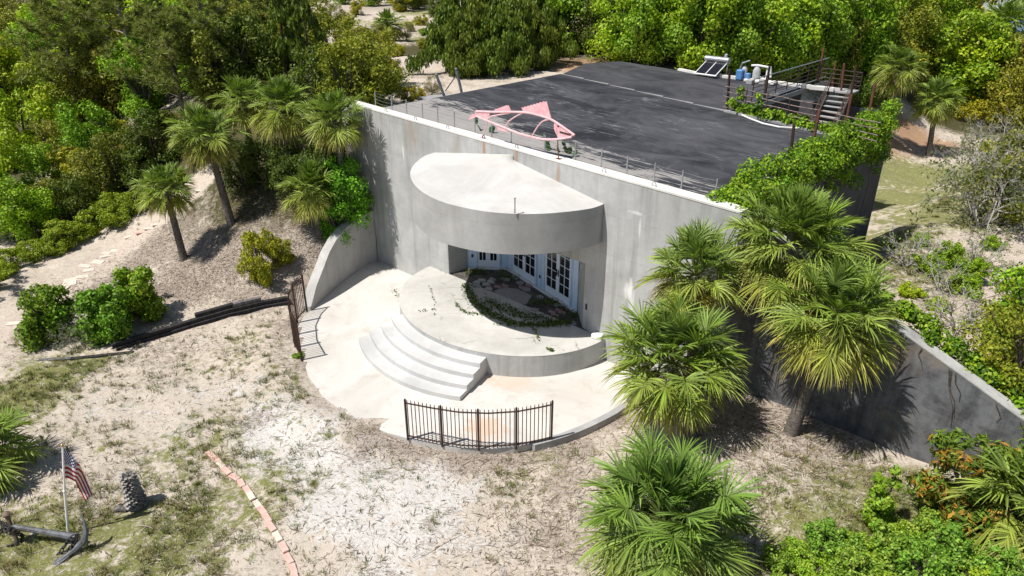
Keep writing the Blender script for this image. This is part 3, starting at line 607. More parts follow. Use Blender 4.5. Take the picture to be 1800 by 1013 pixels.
def porch_and_steps():
    C = (-3.66, 0.0); b = MB()
    pl = arc_pts(C, 4.12, 3.58, math.pi, 2*math.pi, 48)
    pl = [(x, min(y, -.004)) for x, y in pl]
    b.prism(pl, -.3, .75-.008); b.build('porch_slab', M_wall, house)
    t = MB(); t.prism(arc_pts(C, 4.125, 3.585, math.pi+.0005, 2*math.pi-.0005, 48), .744, .752); o = t.build('porch_floor', M_porch, house)
    a0, a1 = R(-120.5), R(-61.5)
    for k in range(4):
        r1 = .02+.34*(4-k)+.0; z = .15*(k+1)
        pts = arc_pts(C, 4.12+.92*(4-k)/4, 3.58+1.77*(4-k)/4, a0, a1, 30)+arc_pts(C, 4.10, 3.56, a1, a0, 30)
        m = MB(); m.prism(pts, -.2 if k == 0 else z-.15+.0015, z); m.build('step', M_step, house)
    blk = MB(); s, n = gsn(1050, 592, .8); blk.bev((s, n, .825), (.34, .22, .14), .012, .2)
    tag(blk.build('concrete_block', M_whitepaint, None, at=(s, n, .755), frame='B'), 'small white block lying at the right end of the porch beside the wall', 'block')
porch_and_steps()

# ------------------------------------------------------------------ wing walls
def wing_right():
    w = thing('wing_wall', 'stained dark concrete wing wall sloping down to the right behind the palms', 'retaining wall', (7.5, .2, 0), None, 'B')
    top = [(4.32, 5.72), (5.3, 5.48), (6.4, 5.05), (7.4, 4.58), (8.3, 4.12), (9.9, 3.45), (11.0, 2.98), (12.5, 2.45), (15, 1.9)]
    bend = lambda s: 0.0
    b = MB(); c = MB()
    for (s0, z0), (s1, z1) in zip(top[:-1], top[1:]):
        b.prism([(s0, bend(s0)), (s1, bend(s1)), (s1, .36), (s0, .36)], -.6, lambda x, y, s0=s0, s1=s1, z0=z0, z1=z1: z0+(z1-z0)*(x-s0)/(s1-s0)-.03)
        c.prism([(s0, -.006), (s1, -.006), (s1, .366), (s0, .366)], lambda x, y, s0=s0, s1=s1, z0=z0, z1=z1: z0+(z1-z0)*(x-s0)/(s1-s0)-.03, lambda x, y, s0=s0, s1=s1, z0=z0, z1=z1: z0+(z1-z0)*(x-s0)/(s1-s0))
    b.build('wall_face', M_wing, w); c.build('coping', M_wing_edge, w)
    w2 = MB(); 
wing_right()
def wing_left():
    base = [(-11.12, -.01), (-11.1, -.6), (-10.92, -1.14), (-10.70, -1.75), (-10.45, -2.31), (-10.18, -2.85), (-9.89, -3.34), (-9.6, -3.9), (-9.33, -4.4)]
    zt = [2.2, 2.17, 2.1, 1.98, 1.8, 1.52, 1.16, .72, .12]
    w = thing('curved_wing_wall', 'pale curved concrete wing wall dropping to the forecourt left of the porch', 'retaining wall', (-10.5, -2.2, 0), None, 'B')
    b = MB(); c = MB(); th = .36
    def off(i, d):
        a = np.array(base[max(i-1, 0)]); e = np.array(base[min(i+1, len(base)-1)]); t = (e-a)/np.linalg.norm(e-a); return tuple(np.array(base[i])+np.array([t[1], -t[0]])*d)
    n = len(base); V = []
    for i in range(n):
        p = base[i]; q = off(i, th); V += [(p[0], p[1], -.4), (p[0], p[1], zt[i]), (q[0], q[1], zt[i]), (q[0], q[1], -.4)]
    F = [(0, 1, 2, 3), (4*(n-1)+3, 4*(n-1)+2, 4*(n-1)+1, 4*(n-1))]
    for i in range(n-1):
        for k in range(4): F.append((4*i+k, 4*i+4+k, 4*i+4+(k+1) % 4, 4*i+(k+1) % 4))
    b.add(V, F); b.build('wall_face', M_wing_l, w, True)
wing_left()

# ------------------------------------------------------------------ railings
def iron_fence(name, label, pts, h, nposts, npick):
    # pts: (s, n) along the base
    P = np.array(pts, float); d = np.concatenate([[0], np.cumsum(np.linalg.norm(np.diff(P, axis=0), axis=1))]); L = d[-1]
    at = lambda x: (np.interp(x, d, P[:, 0]), np.interp(x, d, P[:, 1]))
    o0 = at(L/2); f = thing(name, label, 'railing', (*o0, 0), 'rusty iron railings around the forecourt', 'B')
    for z, r in ((h-.10, .021), (.12, .021)):
        b = MB(); b.tube([(*at(x), z) for x in np.linspace(0, L, 30)], r, 6); b.build('rail', M_rust, f)
    for i in range(nposts):
        x = L*i/(nposts-1); q = at(x); b = MB(); b.box((*q, h/2-.02), (.045, .045, h+.02), .3); b.lathe((*q, h-.01), [(.03, 0), (.028, .02), (.008, .05)], 8); b.build('post', M_rust, f)
    for i in range(npick):
        x = L*(i+.5)/npick; q = at(x); b = MB(); b.tube([(*q, .05), (*q, h-.02), (*q, h+.02)], [.0125, .0125, .004], 5); b.build('picket', M_rust, f)
ctr = PATIO_C
fr = [(-1.02, -6.86), (-.3, -6.52), (.3, -6.2), (.9, -5.72), (1.4, -5.15), (1.72, -4.6), (1.86, -4.32)]
iron_fence('iron_railing', 'rusty curved iron railing with thin pickets along the near edge of the forecourt', fr, 1.27, 5, 36)
iron_fence('iron_railing', 'rusty curved iron railing beside the low end of the curved wing wall', [(-9.38, -4.55), (-9.08, -5.05), (-8.5, -5.65), (-7.62, -6.19), (-6.6, -6.55)], 1.45, 5, 32)

def cable_railing():
    f = thing('cable_railing', 'thin cable railing on slim steel posts along the top of the front wall', 'railing', (-3.5, .38, 6), None, 'B')
    ss_ = [-11.01, -10.03, -9.18, -8.3, -7.49, -6.64, -5.64, -4.85, -3.98, -2.56, -1.37, -.4, .5, 1.41, 2.28, 3.29]
    n = .50
    for s in ss_:
        b = MB(); z = ZT(s); b.tube([(s, n-.04, z-.25), (s+.01, n-.03, z+.52)], .021, 7); b.box((s, n-.03, z-.02), (.09, .06, .015)); b.build('post', M_galv, f)
    for z in (.10, .22, .34, .46):
        b = MB(); P = []
        for a, c in zip(ss_[:-1], ss_[1:]):
            P += [(a+(c-a)*t, n-.02, ZT(a+(c-a)*t)+z-.02*math.sin(math.pi*t)) for t in (0, .5)]
        P.append((ss_[-1], n-.02, ZT(ss_[-1])+z)); b.tube(P, .0045, 4); b.build('cable', M_galv, f)
cable_railing()

# ------------------------------------------------------------------ the fish sculpture
def fish():
    f = thing('fish_sculpture', 'faded pink metal fish sculpture with spiny fins standing on the front wall', 'sculpture', (-3.3, .16, 6.12), None, 'B')
    pl = sn2w(0, .16)
    def q(u, v, off=0.0): p = gp(u, v, pl, N); s, n = w2sn(p); return (s, .16+off, p[2])
    def crv(px, k=6):
        P = [Vector(q(*p)) for p in px]; out = []
        for i in range(len(P)-1):
            p0 = P[max(i-1, 0)]; p1, p2 = P[i], P[i+1]; p3 = P[min(i+2, len(P)-1)]
            for j in range(k):
                t = j/k; out.append(.5*((2*p1)+(-p0+p2)*t+(2*p0-5*p1+4*p2-p3)*t*t+(-p0+3*p1-3*p2+p3)*t**3))
        return out+[P[-1]]
    for px in ([(837, 196), (870, 197), (900, 197), (925, 198), (948, 203), (970, 211), (990, 224), (1010, 238)], [(837, 204), (860, 214), (885, 224), (910, 234), (935, 241), (955, 245), (978, 245), (1005, 241)]):
        b = MB(); b.tube(crv(px), .035, 7); b.build('body_outline', M_pinkpipe, f, True)
    for px in ([(896, 199), (878, 202), (863, 205), (857, 210)], [(920, 198), (905, 206), (893, 215), (889, 223)], [(967, 210), (955, 213), (945, 223), (935, 240)]):
        b = MB(); b.tube(crv(px), .022, 6); b.build('rib', M_pinkpipe, f, True)
    def plate(px, name, mat=M_pink, off=0.0, th=.025, par=f):
        b = MB(); b.plate([q(u, v, off) for u, v in px], (0, 1, 0), th); return b.build(name, mat, par)
    def serr(a, c, k):
        out = []
        for i in range(k):
            t = i/k; out.append((a[0]+(c[0]-a[0])*t, a[1]+(c[1]-a[1])*t)); t = (i+.55)/k; out.append((a[0]+(c[0]-a[0])*t, a[1]+(c[1]-a[1])*t+1.8))
        return out
    plate([(920, 197)]+serr((917, 189), (960, 177), 8)+[(961, 178), (970, 211), (950, 203), (935, 199)], 'dorsal_fin')
    plate([(873, 196.5)]+serr((868, 193), (893, 184), 7)+[(894, 185), (899, 197)], 'dorsal_fin')
    plate([(837, 196), (862, 197), (858, 210), (856, 213), (837, 204)], 'tail_base')
    plate([(837, 197), (838, 204), (835, 207), (824, 211), (829, 202), (835, 200)], 'tail')
    plate([(873, 222), (880, 223), (893, 229), (896, 231), (884, 231), (876, 229)], 'belly_fin')
    h = plate([(976, 214), (985, 219), (1000, 231), (1010, 239), (1000, 241), (982, 244.5), (978, 236), (974, 226), (974, 219)], 'head')
    e = MB(); e.plate([q(981+dx, 222+dy, -.018) for dx, dy in ((-1.6, -.8), (.6, -1.4), (2.4, -.6), (2, .9), (.6, 1.4), (-.3, .4))], (0, 1, 0), .01); e.build('eye', M_black, h)
    mo = MB()
    for i in range(7):
        u = 985+i*2.8; v = 232.2+i*.75
        mo.plate([q(u-1, v-1.5, -.018), q(u+.5, v-1.3, -.018), q(u+2.2, v+1.2, -.018), q(u+.8, v+1.5, -.018)], (0, 1, 0), .01)
        mo.plate([q(u+1, v-1.3, -.0185), q(u+2, v-1.1, -.0185), q(u, v+1.5, -.0185), q(u-.9, v+1.3, -.0185)], (0, 1, 0), .011)
    mo.build('teeth', M_black, h)
    for a, c in (((858, 211), (848, 238)), ((979, 225), (982, 277))):
        b = MB(); p, r = q(*a), q(*c); z = ZT(r[0]); b.tube([p, (r[0], r[1], z-.01)], .016, 6); b.box((r[0], r[1], z+.008), (.16, .12, .016)); b.build('support_rod', M_rust_r if a[0] > 900 else M_pinkpipe, f)
fish()

def cactus(u, v, label, seed, k):
    rng = random.Random(seed); s, n = roofsn(u, v); z = ZR(s, n)
    n = max(n, .75); t = thing('prickly_pear', label, 'cactus', (s, n, z), None, 'B')
    def pad(c, h, w, az, tilt):
        m = MB(); V = []; F = []; K = 10
        ax = Vector((math.cos(az)*math.sin(tilt), math.sin(az)*math.sin(tilt), math.cos(tilt))); sd = Vector((-math.sin(az), math.cos(az), 0)); nn = ax.cross(sd)
        for th_ in (-.02, .02):
            for j in range(K):
                a = 2*math.pi*j/K; V.append(Vector(c)+ax*(h/2+h/2*math.sin(a))+sd*(w/2*math.cos(a)*(.75+.25*math.sin(a)))+nn*th_)
        F = [tuple(range(K-1, -1, -1)), tuple(range(K, 2*K))]+[(i, (i+1) % K, K+(i+1) % K, K+i) for i in range(K)]
        m.add(V, F).build('pad', M_cactus, t, True); return Vector(c)+ax*h*.92
    for i in range(k):
        c = (s+rng.uniform(-.35, .35)*k/3, n+rng.uniform(-.1, .15), z-.02); h = rng.uniform(.22, .34)
        p = pad(c, h, h*.72, rng.uniform(0, 6.3), rng.uniform(.1, .6))
        if rng.random() < .6: pad(p, h*.8, h*.6, rng.uniform(0, 6.3), rng.uniform(.2, .8))
cactus(983, 268, 'prickly pear with round green pads below the head of the fish sculpture', 3, 7)
cactus(858, 233, 'small prickly pear growing below the tail of the fish sculpture', 5, 3)

# ------------------------------------------------------------------ things on the roof
def leaning_post(base, top, label, brace=None):
    s, n = roofsn(*base); z = ZR(s, n); p0 = sn2w(s, n, z); p1 = above(p0, *top)
    t = thing('steel_post', label, 'post', tuple(p0), 'grey steel posts at the left roof edge')
    b = MB(); b.tube([p0-np.array([0, 0, .2]), p1], .06, 8); b.lathe(tuple(p1), [(.065, 0), (.06, .03), (.01, .06)], 8); b.build('pole', M_greypost, t)
    if brace:
        q = above(p0, *brace[0]); s2, n2 = roofsn(*brace[1]); r = sn2w(s2, n2, ZR(s2, n2)); c = MB(); c.tube([q, r], .025, 6); c.build('brace', M_darkmetal, t)
leaning_post((782, 165), (767, 132), 'leaning grey steel post without a brace at the left roof edge')
leaning_post((812, 158), (802, 122), 'leaning grey steel post with a dark diagonal brace at the left roof edge', ((801, 134), (783, 160)))
def left_slab():
    a = [roofsn(u, v) for u, v in ((733, 150), (800, 166), (866, 152), (830, 145), (760, 146))]
    z = 5.62
    b = MB(); b.prism(a, z-.2, z+.14); tag(b.build('concrete_pad', M_gray, None, frame='B'), 'grey concrete pad outside the left edge of the flat roof', 'slab')
left_slab()
def solar_heater():
    a = roofsn(1221, 131); c = roofsn(1257, 137); z = ZR(*a)-.05
    ax = np.array([c[0]-a[0], c[1]-a[1]]); W = np.linalg.norm(ax); ax /= W; pn = np.array([-ax[1], ax[0]]); W = max(W, 1.0)
    t = thing('solar_water_heater', 'solar water heater with a white tank above black tubes on the rear roof', 'water heater', (a[0], a[1], z), None, 'B')
    def P(x, y, zz): return (a[0]+ax[0]*x+pn[0]*y, a[1]+ax[1]*x+pn[1]*y, z+zz)
    y1, z1 = .95, .58
    for k in range(15):
        for h in (0, 1):
            x = .06+h*(W/2)+(W/2-.12)*k/14; b = MB(); 
            if k % 1 == 0: b.tube([P(x, .05, .14), P(x, y1, z1)], .022, 6)
            b.build('solar_tube', M_tube, t)
    for x in (0, W/2, W): b = MB(); b.tube([P(x, 0, .10), P(x, y1+.1, z1+.02)], .03, 6); b.tube([P(x, y1+.15, z1), P(x, y1+.15, 0)], .025, 6); b.build('stand_leg', M_white, t)
    b = MB(); b.tube([P(-.05, 0, .10), P(W+.05, 0, .10)], .045, 6); b.build('bottom_rail', M_white, t)
    b = MB(); b.tube([P(-.12, y1+.12, z1+.12), P(-.08, y1+.12, z1+.12), P(W+.08, y1+.12, z1+.12), P(W+.12, y1+.12, z1+.12)], [.08, .15, .15, .08], 16); b.build('tank', M_galv, t, True)
    b = MB(); b.lathe(P(W*.86, y1+.2, z1+.25), [(.08, 0), (.08, .15), (.04, .17)], 12); b.build('header_tank', M_grey, t)
solar_heater()
def pool_gear():
    def at(u, v): s, n = roofsn(u, v); return s, n, ZR(s, n)-.05
    s, n, z = at(1300, 139)
    t = thing('pump_unit', 'blue pump unit with grey pipework on the rear roof beside the solar heater', 'pump', (s, n, z), None, 'B')
    b = MB(); b.bev((s, n, z+.25), (.34, .30, .48), .04); b.build('casing', M_blue, t)
    b = MB(); b.bev((s+.36, n+.1, z+.18), (.22, .26, .34), .04); b.build('casing', M_blue, t)
    b = MB(); b.lathe((s-.02, n+.45, z), [(.14, 0), (.15, .06), (.15, .48), (.09, .58), (.04, .6)], 14); b.build('filter_tank', M_grey, t, True)
    b = MB(); b.tube([(s-.2, n+.3, z+.4), (s-.1, n+.3, z+.75), (s+.25, n+.35, z+.9)], .04, 6); b.build('pipe', M_galv, t)
    s, n, z = at(1328, 142)
    t = thing('filter_unit', 'grey filter cylinder with white pipe arms on the rear roof before the trees', 'filter', (s, n, z), None, 'B')
    b = MB(); b.lathe((s, n, z), [(.17, 0), (.18, .06), (.18, .52), (.11, .66), (.05, .7)], 14); b.build('tank', M_grey, t, True)
    for p in ([(s-.3, n, z+.72), (s, n, z+.76), (s+.7, n-.1, z+.74), (s+.76, n-.1, z+.3)], [(s+.2, n, z+.22), (s+.5, n, z+.18), (s+.52, n, z+.72)]): b = MB(); b.tube(p, .05, 7); b.build('pipe', M_white, t)
    b = MB(); b.bev((s+.3, n-.1, z+.07), (1.5, .5, .12), .02); b.build('base_plate', M_coping, t)
    for (du, lab) in ((1318, 'small grey concrete block in front of the roof pump units'), (1340, 'pale bucket sized block at the right of the roof filter')):
        s, n, z = at(du, 147); b = MB(); b.bev((s, n, z+.12), (.3, .25, .24), .03); tag(b.build('concrete_block', M_gray, None, at=(s, n, z), frame='B'), lab, 'block')
pool_gear()
def rust_post(base, top, label, mat=None, z=None, below=0.0):
    if z is None: s, n = roofsn(*base); z = ZR(s, n)
    else: s, n = gsn(*base, z)
    p0 = sn2w(s, n, z); p1 = above(p0, *top); b = MB(); p0 = p0-np.array([0, 0, below])
    b.tube([p0, p0*.5+p1*.5, p1], [.055, .052, .05], 8)
    tag(b.build('steel_post', mat or M_rust_r, None, at=tuple(p0)), label, 'post', 'rusty steel posts around the stairwell')
rust_post((1278, 194), (1283, 122), 'dark rusty post at the left corner of the stairwell railing', M_rust)
rust_post((1343, 178), (1353, 116), 'dark rusty post second from the left along the stairwell railing', M_rust)
rust_post((1389, 276), (1396, 218), 'short dark rusty post standing alone at the vine edge of the front roof', M_rust)
rust_post((1429, 251), (1441, 193), 'orange rusty post with ivy at its foot beside the white hose end')
rust_post((1487, 216), (1497, 167), 'red rusty post where the near railing meets the right roof edge')
rust_post((1526, 210), (1538, 147), 'orange rusty post nearest the far end of the vine hedge', None, None, .6)
rust_post((1437, 143), (1448, 85), 'tall thin rusty post behind the left end of the stair handrail', None)
rust_post((1464, 150), (1469, 108), 'thin rusty post rising through the top of the stair handrail', None, None, .3)
rust_post((1480, 158), (1484, 112), 'short red post right beside the top of the stairs', None, None, .4)
rust_post((1497, 165), (1505, 115), 'slim brown post on the far side of the stairs', M_rust, None, .6)

def stair_rails():
    # near railing along the stairwell kerb
    t = thing('pipe_railing', 'rusty pipe railing with five rails along the near side of the stairwell', 'railing', (1, stepn(1)+.05, 5.7), None, 'B')
    x0, x1 = -1.75, 4.4
    for k in range(5):
        z = .14+.2*k; b = MB(); e = x1 if k < 4 else 2.2; a = x0
        b.tube([(a+(e-a)*i/8, stepn(a+(e-a)*i/8)+.06, ZR(a+(e-a)*i/8, 0)+z+.015*math.sin(i*2.1+k)) for i in range(9)], .022, 6); b.build('rail', M_palerust, t)
    for x in (-.75, .15, 1.05, 2.15, 3.1):
        b = MB(); n = stepn(x)+.06; b.tube([(x, n, ZR(x, 0)-.25), (x, n, ZR(x, 0)+1.0)], .024, 6); b.build('baluster', M_darkmetal, t)
    # dark handrail on the left side of the opening
    t = thing('metal_handrail', 'dark metal handrail with horizontal bars along the left side of the stairwell', 'railing', (NL+.03, 15, 5.7), None, 'B')
    n0, n1 = 12.6, BK2[1]+2.6; s = NL+.03; zb = ZR(s, 0)-.03
    for k in range(6):
        b = MB(); z = zb+.10+.18*k; b.tube([(s, n0, z), (s, n1, z)], .024 if k in (0, 5) else .016, 6); b.build('rail', M_galv if k in (5, 0) else M_darkmetal, t)
    for i in range(8):
        n = n0+(n1-n0)*i/7; b = MB(); b.tube([(s, n, zb-.1), (s, n, zb+1.0)], .024, 6); b.build('baluster', M_darkmetal, t)
    b = MB(); b.tube([(s-.05, n0+2.2, zb+.05), (s+.16, n0+2.4, zb+.1), (s+.16, n0+4.2, zb+.12), (s+.12, n0+4.6, zb+.2)], .035, 7); b.build('conduit', M_white, t)
    # stringer beam
    b = MB(); b.box((s+.10, (n0+n1)/2, zb-.16), (.10, n1-n0, .2)); b.build('edge_beam', M_gray, t)
    # steps going down to the right
    t = thing('metal_stairs', 'steel stairs with pale treads going down at the back of the stairwell', 'stairs', (0, BK2[1], 3), None, 'B')
    W = .95; sm = .12; n0 = BK2[1]+.05; zt = ZR(0, 0)-.06
    for k in range(13):
        n = n0-.19*(k+.5); z = zt-.20*(k+1)
        b = MB(); b.box((sm, n, z), (W, .21, .035)); b.build('tread', M_gray, t)
    for x in (sm-W/2-.03, sm+W/2+.03):
        a = (x, n0, zt-.10); c = (x, n0-.19*13, zt-.20*13-.1)
        b = MB(); b.tube([a, c], .055, 4); b.build('stringer', M_darkmetal, t)
        for h in (.3, .55, .8): b = MB(); b.tube([(a[0], a[1], a[2]+h), (c[0], c[1], c[2]+h)], .018, 5); b.build('handrail', M_darkmetal, t)
        for q in (0, .33, .66, 1): b = MB(); b.tube([(x, a[1]+(c[1]-a[1])*q, a[2]+(c[2]-a[2])*q), (x, a[1]+(c[1]-a[1])*q, a[2]+(c[2]-a[2])*q+.82)], .018, 5); b.build('baluster', M_darkmetal, t)
    b = MB(); b.box((-.45, n0+.48, zt-.02), (2.2, .95, .07)); b.build('landing', M_gray, t)
    for h in (.2, .4, .6, .8): b = MB(); b.tube([(-1.2, n0+.95, zt+h), (.65, n0+.95, zt+h), (.65, n0+.02, zt+h)], .02, 5); b.build('landing_rail', M_darkmetal, t)
    for p in ((-1.2, n0+.95), (-.3, n0+.95), (.65, n0+.95), (.65, n0+.02)): b = MB(); b.tube([(*p, zt), (*p, zt+.82)], .022, 5); b.build('baluster', M_darkmetal, t)
stair_rails()
def hose():
    px = [(1300, 202), (1318, 210), (1342, 219), (1370, 225), (1400, 227), (1425, 226), (1440, 225)]
    P = []
    for u, v in px: s, n = roofsn(u, v); P.append((s, n, ZR(s, n)+.03))
    b = MB(); b.tube(P, .035, 7); tag(b.build('hose', M_white, None, frame='B'), 'white hose lying in a curve on the front roof by the stairwell', 'hose')
hose()

# ------------------------------------------------------------------ foliage
def rnd(seed): return np.random.default_rng(seed)
def unit(v): return v/np.maximum(np.linalg.norm(v, axis=-1, keepdims=True), 1e-9)
def leaf_cards(P, Nn, l, w, rng, col, up=0.0):
    n = len(P); t = unit(np.cross(Nn, rng.normal(size=(n, 3)))) if not up else unit(rng.normal(size=(n, 3))*(1-up)+np.array([0, 0, 1.0])*up*2)
    b = unit(np.cross(Nn, t)); nn = np.cross(t, b)
    l = l*rng.uniform(.7, 1.3, (n, 1)); w = w*rng.uniform(.7, 1.3, (n, 1))
    V = np.stack([P-t*l/2, P+b*w/2+nn*w*.18, P+t*l/2, P-b*w/2+nn*w*.18], 1).reshape(-1, 3)
    F = np.arange(4*n).reshape(n, 4)
    return V, F, np.repeat(col, 4, 0)
def clump_sample(clumps, n, rng, lo=.45, up=.25):
    C = np.array([c[:3] for c in clumps], float); r = np.array([c[3] for c in clumps], float); p = r**2; p /= p.sum()
    i = rng.choice(len(C), n, p=p); d = rng.normal(size=(n, 3)); d[:, 2] = d[:, 2]*.85+up; d = unit(d)
    rad = r[i][:, None]*rng.uniform(lo, 1.08, (n, 1))
    return C[i]+d*rad, unit(d+rng.normal(size=(n, 3))*.55), i
def pick_cols(n, pal, rng, idx=None, jit=.25):
    pal = np.array(pal, float); k = rng.integers(0, len(pal), n) if idx is None else (idx*5+rng.integers(0, 2, n)+(rng.random(n) < .25)*rng.integers(0, 9, n)) % len(pal)
    return pal[k]*rng.uniform(1-jit, 1+jit, (n, 1))*rng.uniform(.93, 1.07, (n, 3))
def branches(mb, base, clumps, rng, r0, k):
    for c in clumps[:k]:
        c = np.array(c[:3]); mid = base*.45+c*.55+rng.normal(size=3)*.12; mid[2] = base[2]*.35+c[2]*.65
        mb.tube([base*.9+c*.1*0+base*.1, mid, c], [r0*.6, r0*.35, r0*.12], 5, False)
def mb_mesh(mb, name, mat):
    me = bpy.data.meshes.new(name); me.from_pydata(mb.v, [], mb.f); me.materials.append(mat); return me
PROTO = {}
def broadleaf(key, seed, rad, h, trunk_h, pal, n, l, w, nclump=26, up=.25, cr=(.28, .5), flat=.8, bare=0.0, wood=None):
    rng = rnd(seed); cl = []
    for i in range(nclump):
        t = rng.random()**.85; a = rng.uniform(0, 6.283); zz = trunk_h*.6+(h-trunk_h*.6)*t          # height of the clump, its reach from the stem
        reach = rad*(.62+.55*t if t < .55 else .92*math.sqrt(max(0, 1-((t-.55)/.5)**2)))*(1+.25*math.sin(seed+3*a)+.12*math.sin(seed*2+5*a))
        q = rng.uniform(.25, 1.0)**.6; cl.append((math.cos(a)*reach*q*.85, math.sin(a)*reach*q*.85, zz*.93, rad*rng.uniform(*cr)*(1.1-.45*t)))
    P, Nn, i = clump_sample(cl, n, rng, .5, up); col = pick_cols(n, pal, rng, i)
    V, F, C = leaf_cards(P, Nn, l, w, rng, col)
    crown = np_mesh('crown', V, [F], C, M_leaf)
    mb = MB(); base = np.array([0, 0, trunk_h*.8]); r0 = .05+rad*.05
    mb.tube([(0, 0, -.4), (rng.normal()*.06, rng.normal()*.06, trunk_h*.4), tuple(base)], [r0*1.3, r0, r0*.8], 7)
    branches(mb, base, cl, rng, r0, 12)
    PROTO[key] = (mb_mesh(mb, 'trunk', wood or M_bark), crown)
def pine(key, seed, h, rad):
    rng = rnd(seed); mb = MB(); mb.tube([(0, 0, -.5), (.1, 0, h*.4), (-.05, .1, h*.75), (0, 0, h)], [.13, .10, .06, .02], 7)
    tips = []
    for k in range(26):
        z = h*(.35+.62*(k/25)); a = k*2.4+rng.uniform(-.4, .4); L = rad*(1-.6*(k/25)**1.5)*rng.uniform(.6, 1.1)
        p0 = np.array([0, 0, z]); p1 = p0+np.array([math.cos(a)*L*.6, math.sin(a)*L*.6, .15*L]); p2 = p0+np.array([math.cos(a)*L, math.sin(a)*L, .38*L])
        mb.tube([p0, p1, p2], [.032, .022, .010], 5, False)
        for j in range(14):
            t = rng.uniform(.45, 1.05); q = p0+(p2-p0)*t+rng.normal(size=3)*np.array([.28, .28, .16])*L*.55; tips.append(q)
            if j < 4: mb.tube([p0+(p2-p0)*t*.8, q], [.018, .008], 4, False)
    tips = np.array(tips); n = 52; T_ = np.repeat(tips, n, 0); d = rng.normal(size=(len(T_), 3)); d[:, 2] = d[:, 2]*.7+.6; d = unit(d)
    L = rng.uniform(.22, .40, (len(T_), 1)); wv = unit(np.cross(d, rng.normal(size=d.shape)))*.019
    V = np.stack([T_-wv, T_+wv, T_+d*L], 1).reshape(-1, 3); F = np.arange(len(V)).reshape(-1, 3)
    pal = [(.24, .275, .055), (.19, .235, .05), (.31, .315, .095), (.15, .19, .045)]
    c = pick_cols(len(T_), pal, rng, np.repeat(np.arange(len(tips)), n)); PROTO[key] = (mb_mesh(mb, 'trunk', M_bark if seed % 2 else M_deadwood), np_mesh('crown', V, [F], np.repeat(c, 3, 0), M_leaf))
def cedar(key, seed, h, rad, pal, n=5200):
    rng = rnd(seed); cl = []
    for k in range(34):
        t = rng.uniform(0, 1); a = rng.uniform(0, 6.28); r = rad*(1-t)**.7*rng.uniform(.3, 1.0); cl.append((math.cos(a)*r, math.sin(a)*r, h*(.08+.86*t), rad*.26*(1.15-.7*t)))
    P, Nn, i = clump_sample(cl, n, rng, .4, .3); P[:, 2] += rng.uniform(0, .25, n)
    V, F, C = leaf_cards(P, Nn, .26, .085, rng, pick_cols(n, pal, rng, i), .62)
    mb = MB(); mb.tube([(0, 0, -.4), (0, 0, h*.8)], [.1, .03], 6); PROTO[key] = (mb_mesh(mb, 'trunk', M_bark), np_mesh('crown', V, [F], C, M_leaf))
def twiggy(key, seed, h, rad, leafpal, nl, depth=5):       # bleached half-dead shrub
    rng = rnd(seed); mb = MB(); tips = []
    def grow(p, d, L, r, k):
        q = p+d*L*.5+rng.normal(size=3)*L*.06; e = p+d*L+rng.normal(size=3)*L*.12
        mb.tube([p, q, e], [r, r*.8, r*.55], 4 if k < 3 else 3, False); tips.append(e)
        if k < depth:
            for _ in range(3 if k < depth-1 else 4):
                dd = unit(d+rng.normal(size=3)*.62+np.array([0, 0, .05])); grow(e if rng.random() < .6 else q, dd, L*rng.uniform(.55, .8), r*.58, k+1)
    for i in range(6):
        a = i*1.05+rng.uniform(-.3, .3); grow(np.array([0, 0, -.1]), unit(np.array([math.cos(a)*rad*.8, math.sin(a)*rad*.8, h*.75])), h*.42, .045, 0)
    tips = np.array(tips); n = max(nl, 8); P = tips[rng.integers(0, len(tips), n)]*np.array([.95, .95, .85])+rng.normal(size=(n, 3))*.12
    V, F, C = leaf_cards(P, unit(rng.normal(size=(n, 3))+np.array([0, 0, .8])), .13, .06, rng, pick_cols(n, leafpal, rng))
    PROTO[key] = (mb_mesh(mb, 'branches', M_deadwood), np_mesh('crown', V, [F], C, M_leaf))

LIME = [(.27, .40, .014), (.34, .45, .020), (.21, .33, .012), (.38, .46, .04)]
GREEN = [(.17, .31, .018), (.24, .38, .024), (.13, .24, .016), (.30, .41, .04)]
OLIVE = [(.23, .25, .026), (.18, .20, .022), (.30, .30, .045), (.145, .165, .020)]
YELO = [(.37, .35, .020), (.30, .30, .018), (.43, .39, .04), (.22, .24, .018)]
DARK = [(.095, .14, .018), (.125, .175, .022), (.072, .11, .014), (.165, .205, .03)]
GREY = [(.25, .24, .12), (.20, .195, .09), (.30, .28, .15), (.16, .16, .07)]
CEDAR = [(.105, .16, .022), (.14, .20, .026), (.078, .12, .016), (.18, .235, .034)]

